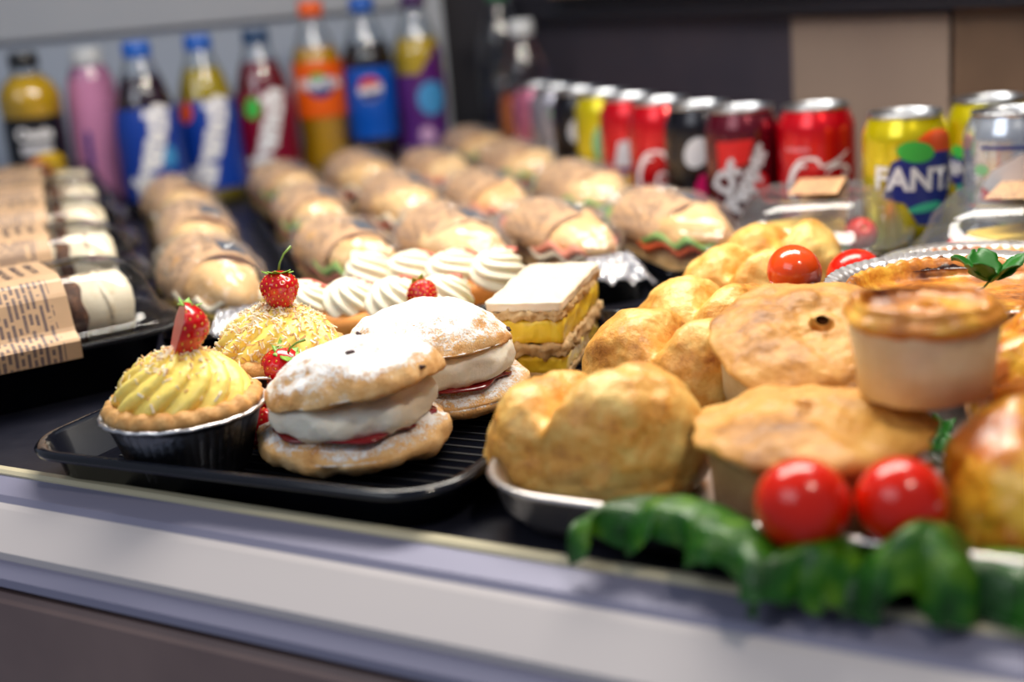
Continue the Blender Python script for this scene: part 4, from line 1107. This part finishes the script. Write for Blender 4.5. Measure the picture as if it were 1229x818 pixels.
# ------------------------------------------------------------------ clear salad boxes near the cans
def saladbox(P, rz, label, lab2=True):
    root = thing('salad_box', label, 'salad box', (P[0], P[1], 0), rz, 'clear salad boxes in front of the cans')
    def oct_(w, z): return (w, w, z, w * .27)
    MB().loft([oct_(.085, 0), oct_(.09, .002), oct_(.112, .020), oct_(.126, .020), oct_(.127, .022), oct_(.124, .0235), oct_(.110, .0225), oct_(.086, .004)], k=2).build('black_base', m_black, root)
    MB().loft([oct_(.125, .0245), oct_(.127, .026), oct_(.122, .0275), oct_(.113, .027), oct_(.098, .048), oct_(.082, .056), oct_(.076, .0565), oct_(.074, .0545)], k=2, capb=False).build('clear_lid', m_dome, root)
    def g(u, v):
        pts_ = [(.035, .0275), (.047, .049), (.036, .0575), (.0, .0575), (-.03, .0575)]
        s = v * 4; i = min(3, int(s)); k = s - i
        return Vector((-.016 + .032 * u, pts_[i][0] * (1 - k) + pts_[i + 1][0] * k, (pts_[i][1] * (1 - k) + pts_[i + 1][1] * k) + .0012))
    root.scale = (1.13,) * 3
    if lab2: MB().grid(g, 4, 12, uv=True).build('paper_label', m_kraft2, root)
    return root
sb = at(984, 296, .02); sb2 = at(1216, 312, .02) + Vector((.004, 0, 0))
s_a = saladbox((sb.x, sb.y + .004), radians(-20), 'clear salad box in front of the bright red cola can')
s_b = saladbox((sb2.x + .006, sb2.y + .015), radians(-30), 'clear salad box at the right edge in front of the silver can')
def cheese(loc, label, rz, sz=(.050, .034, .020)):
    o = MB().loft([(sz[0] - .002, sz[1] - .002, 0, .002), (sz[0], sz[1], .001, .002), (sz[0], sz[1], sz[2] - .001, .002), (sz[0] - .002, sz[1] - .002, sz[2], .002)], k=3).build('cheese_block', m_fill_y)
    o.location = loc; o.rotation_euler = (0, 0, rz); tag(o, label, 'cheese')
def leafy(loc, label, seed, R=.032):
    rnd = random.Random(seed)
    def g(u, v):
        th = 2 * pi * u; r = R * v; return Vector((r * cos(th), r * sin(th), .012 + .006 * v * sin(5 * th + seed) + .002 * sin(17 * th)))
    o = MB().grid(g, 80, 14, wu=True).build('salad_leaves', m_fill_g, solid=.0005); o.location = loc; tag(o, label, 'salad leaves')
for (bx, bw, nm_) in ((sb, .01, 'box in front of the red cola can'), (sb2, .015, 'box at the right edge')):
    ox = bx.x + (.006 if bw > .012 else 0); oy = bx.y + bw
    leafy((ox, oy, .006), 'green salad leaves inside the salad ' + nm_, int(bx.x * 100))
    cheese((ox - .012, oy - .016, .022), 'pale yellow cheese piece inside the salad ' + nm_, .3)
    tomato((ox + .028, oy - .024, .030), 'tomato inside the salad ' + nm_, .0125, rx=1.0)
    tomato((ox - .044, oy - .004, .028), 'small tomato at the left inside the salad ' + nm_, .010, rx=.6)

# ------------------------------------------------------------------ light
w = bpy.data.worlds.new('world'); SC.world = w; w.use_nodes = True
w.node_tree.nodes['Background'].inputs[0].default_value = (.60, .68, .85, 1)
w.node_tree.nodes['Background'].inputs[1].default_value = .24
def area(name, loc, target, sx, sy, power, col):
    l = bpy.data.lights.new(name, 'AREA'); l.shape = 'RECTANGLE'; l.size = sx; l.size_y = sy; l.energy = power; l.color = col
    o = bpy.data.objects.new(name, l); COL.objects.link(o); o.location = loc
    o.rotation_euler = (Vector(target) - Vector(loc)).to_track_quat('-Z', 'Y').to_euler(); return o
area('case_light', (.05, 1.02, .75), (.02, .80, 0), .8, .25, 13, (1.0, .93, .82))
area('window_light', (-1.3, -.5, 1.5), (0, .7, 0), 1.4, 1.0, 11, (.92, .95, 1.0))
area('shop_spot', (.5, .0, 1.3), (.1, .7, 0), .12, .12, 5, (1.0, .88, .72))
SC.view_settings.view_transform = 'Standard'; SC.view_settings.look = 'None'; SC.view_settings.gamma = 1.0; SC.view_settings.use_curve_mapping = False
SC.view_settings.exposure = 0.1
try:
    SC.cycles.use_denoising = True; SC.cycles.max_bounces = 8; SC.cycles.transparent_max_bounces = 24; SC.cycles.caustics_reflective = False; SC.cycles.caustics_refractive = False
except Exception: pass
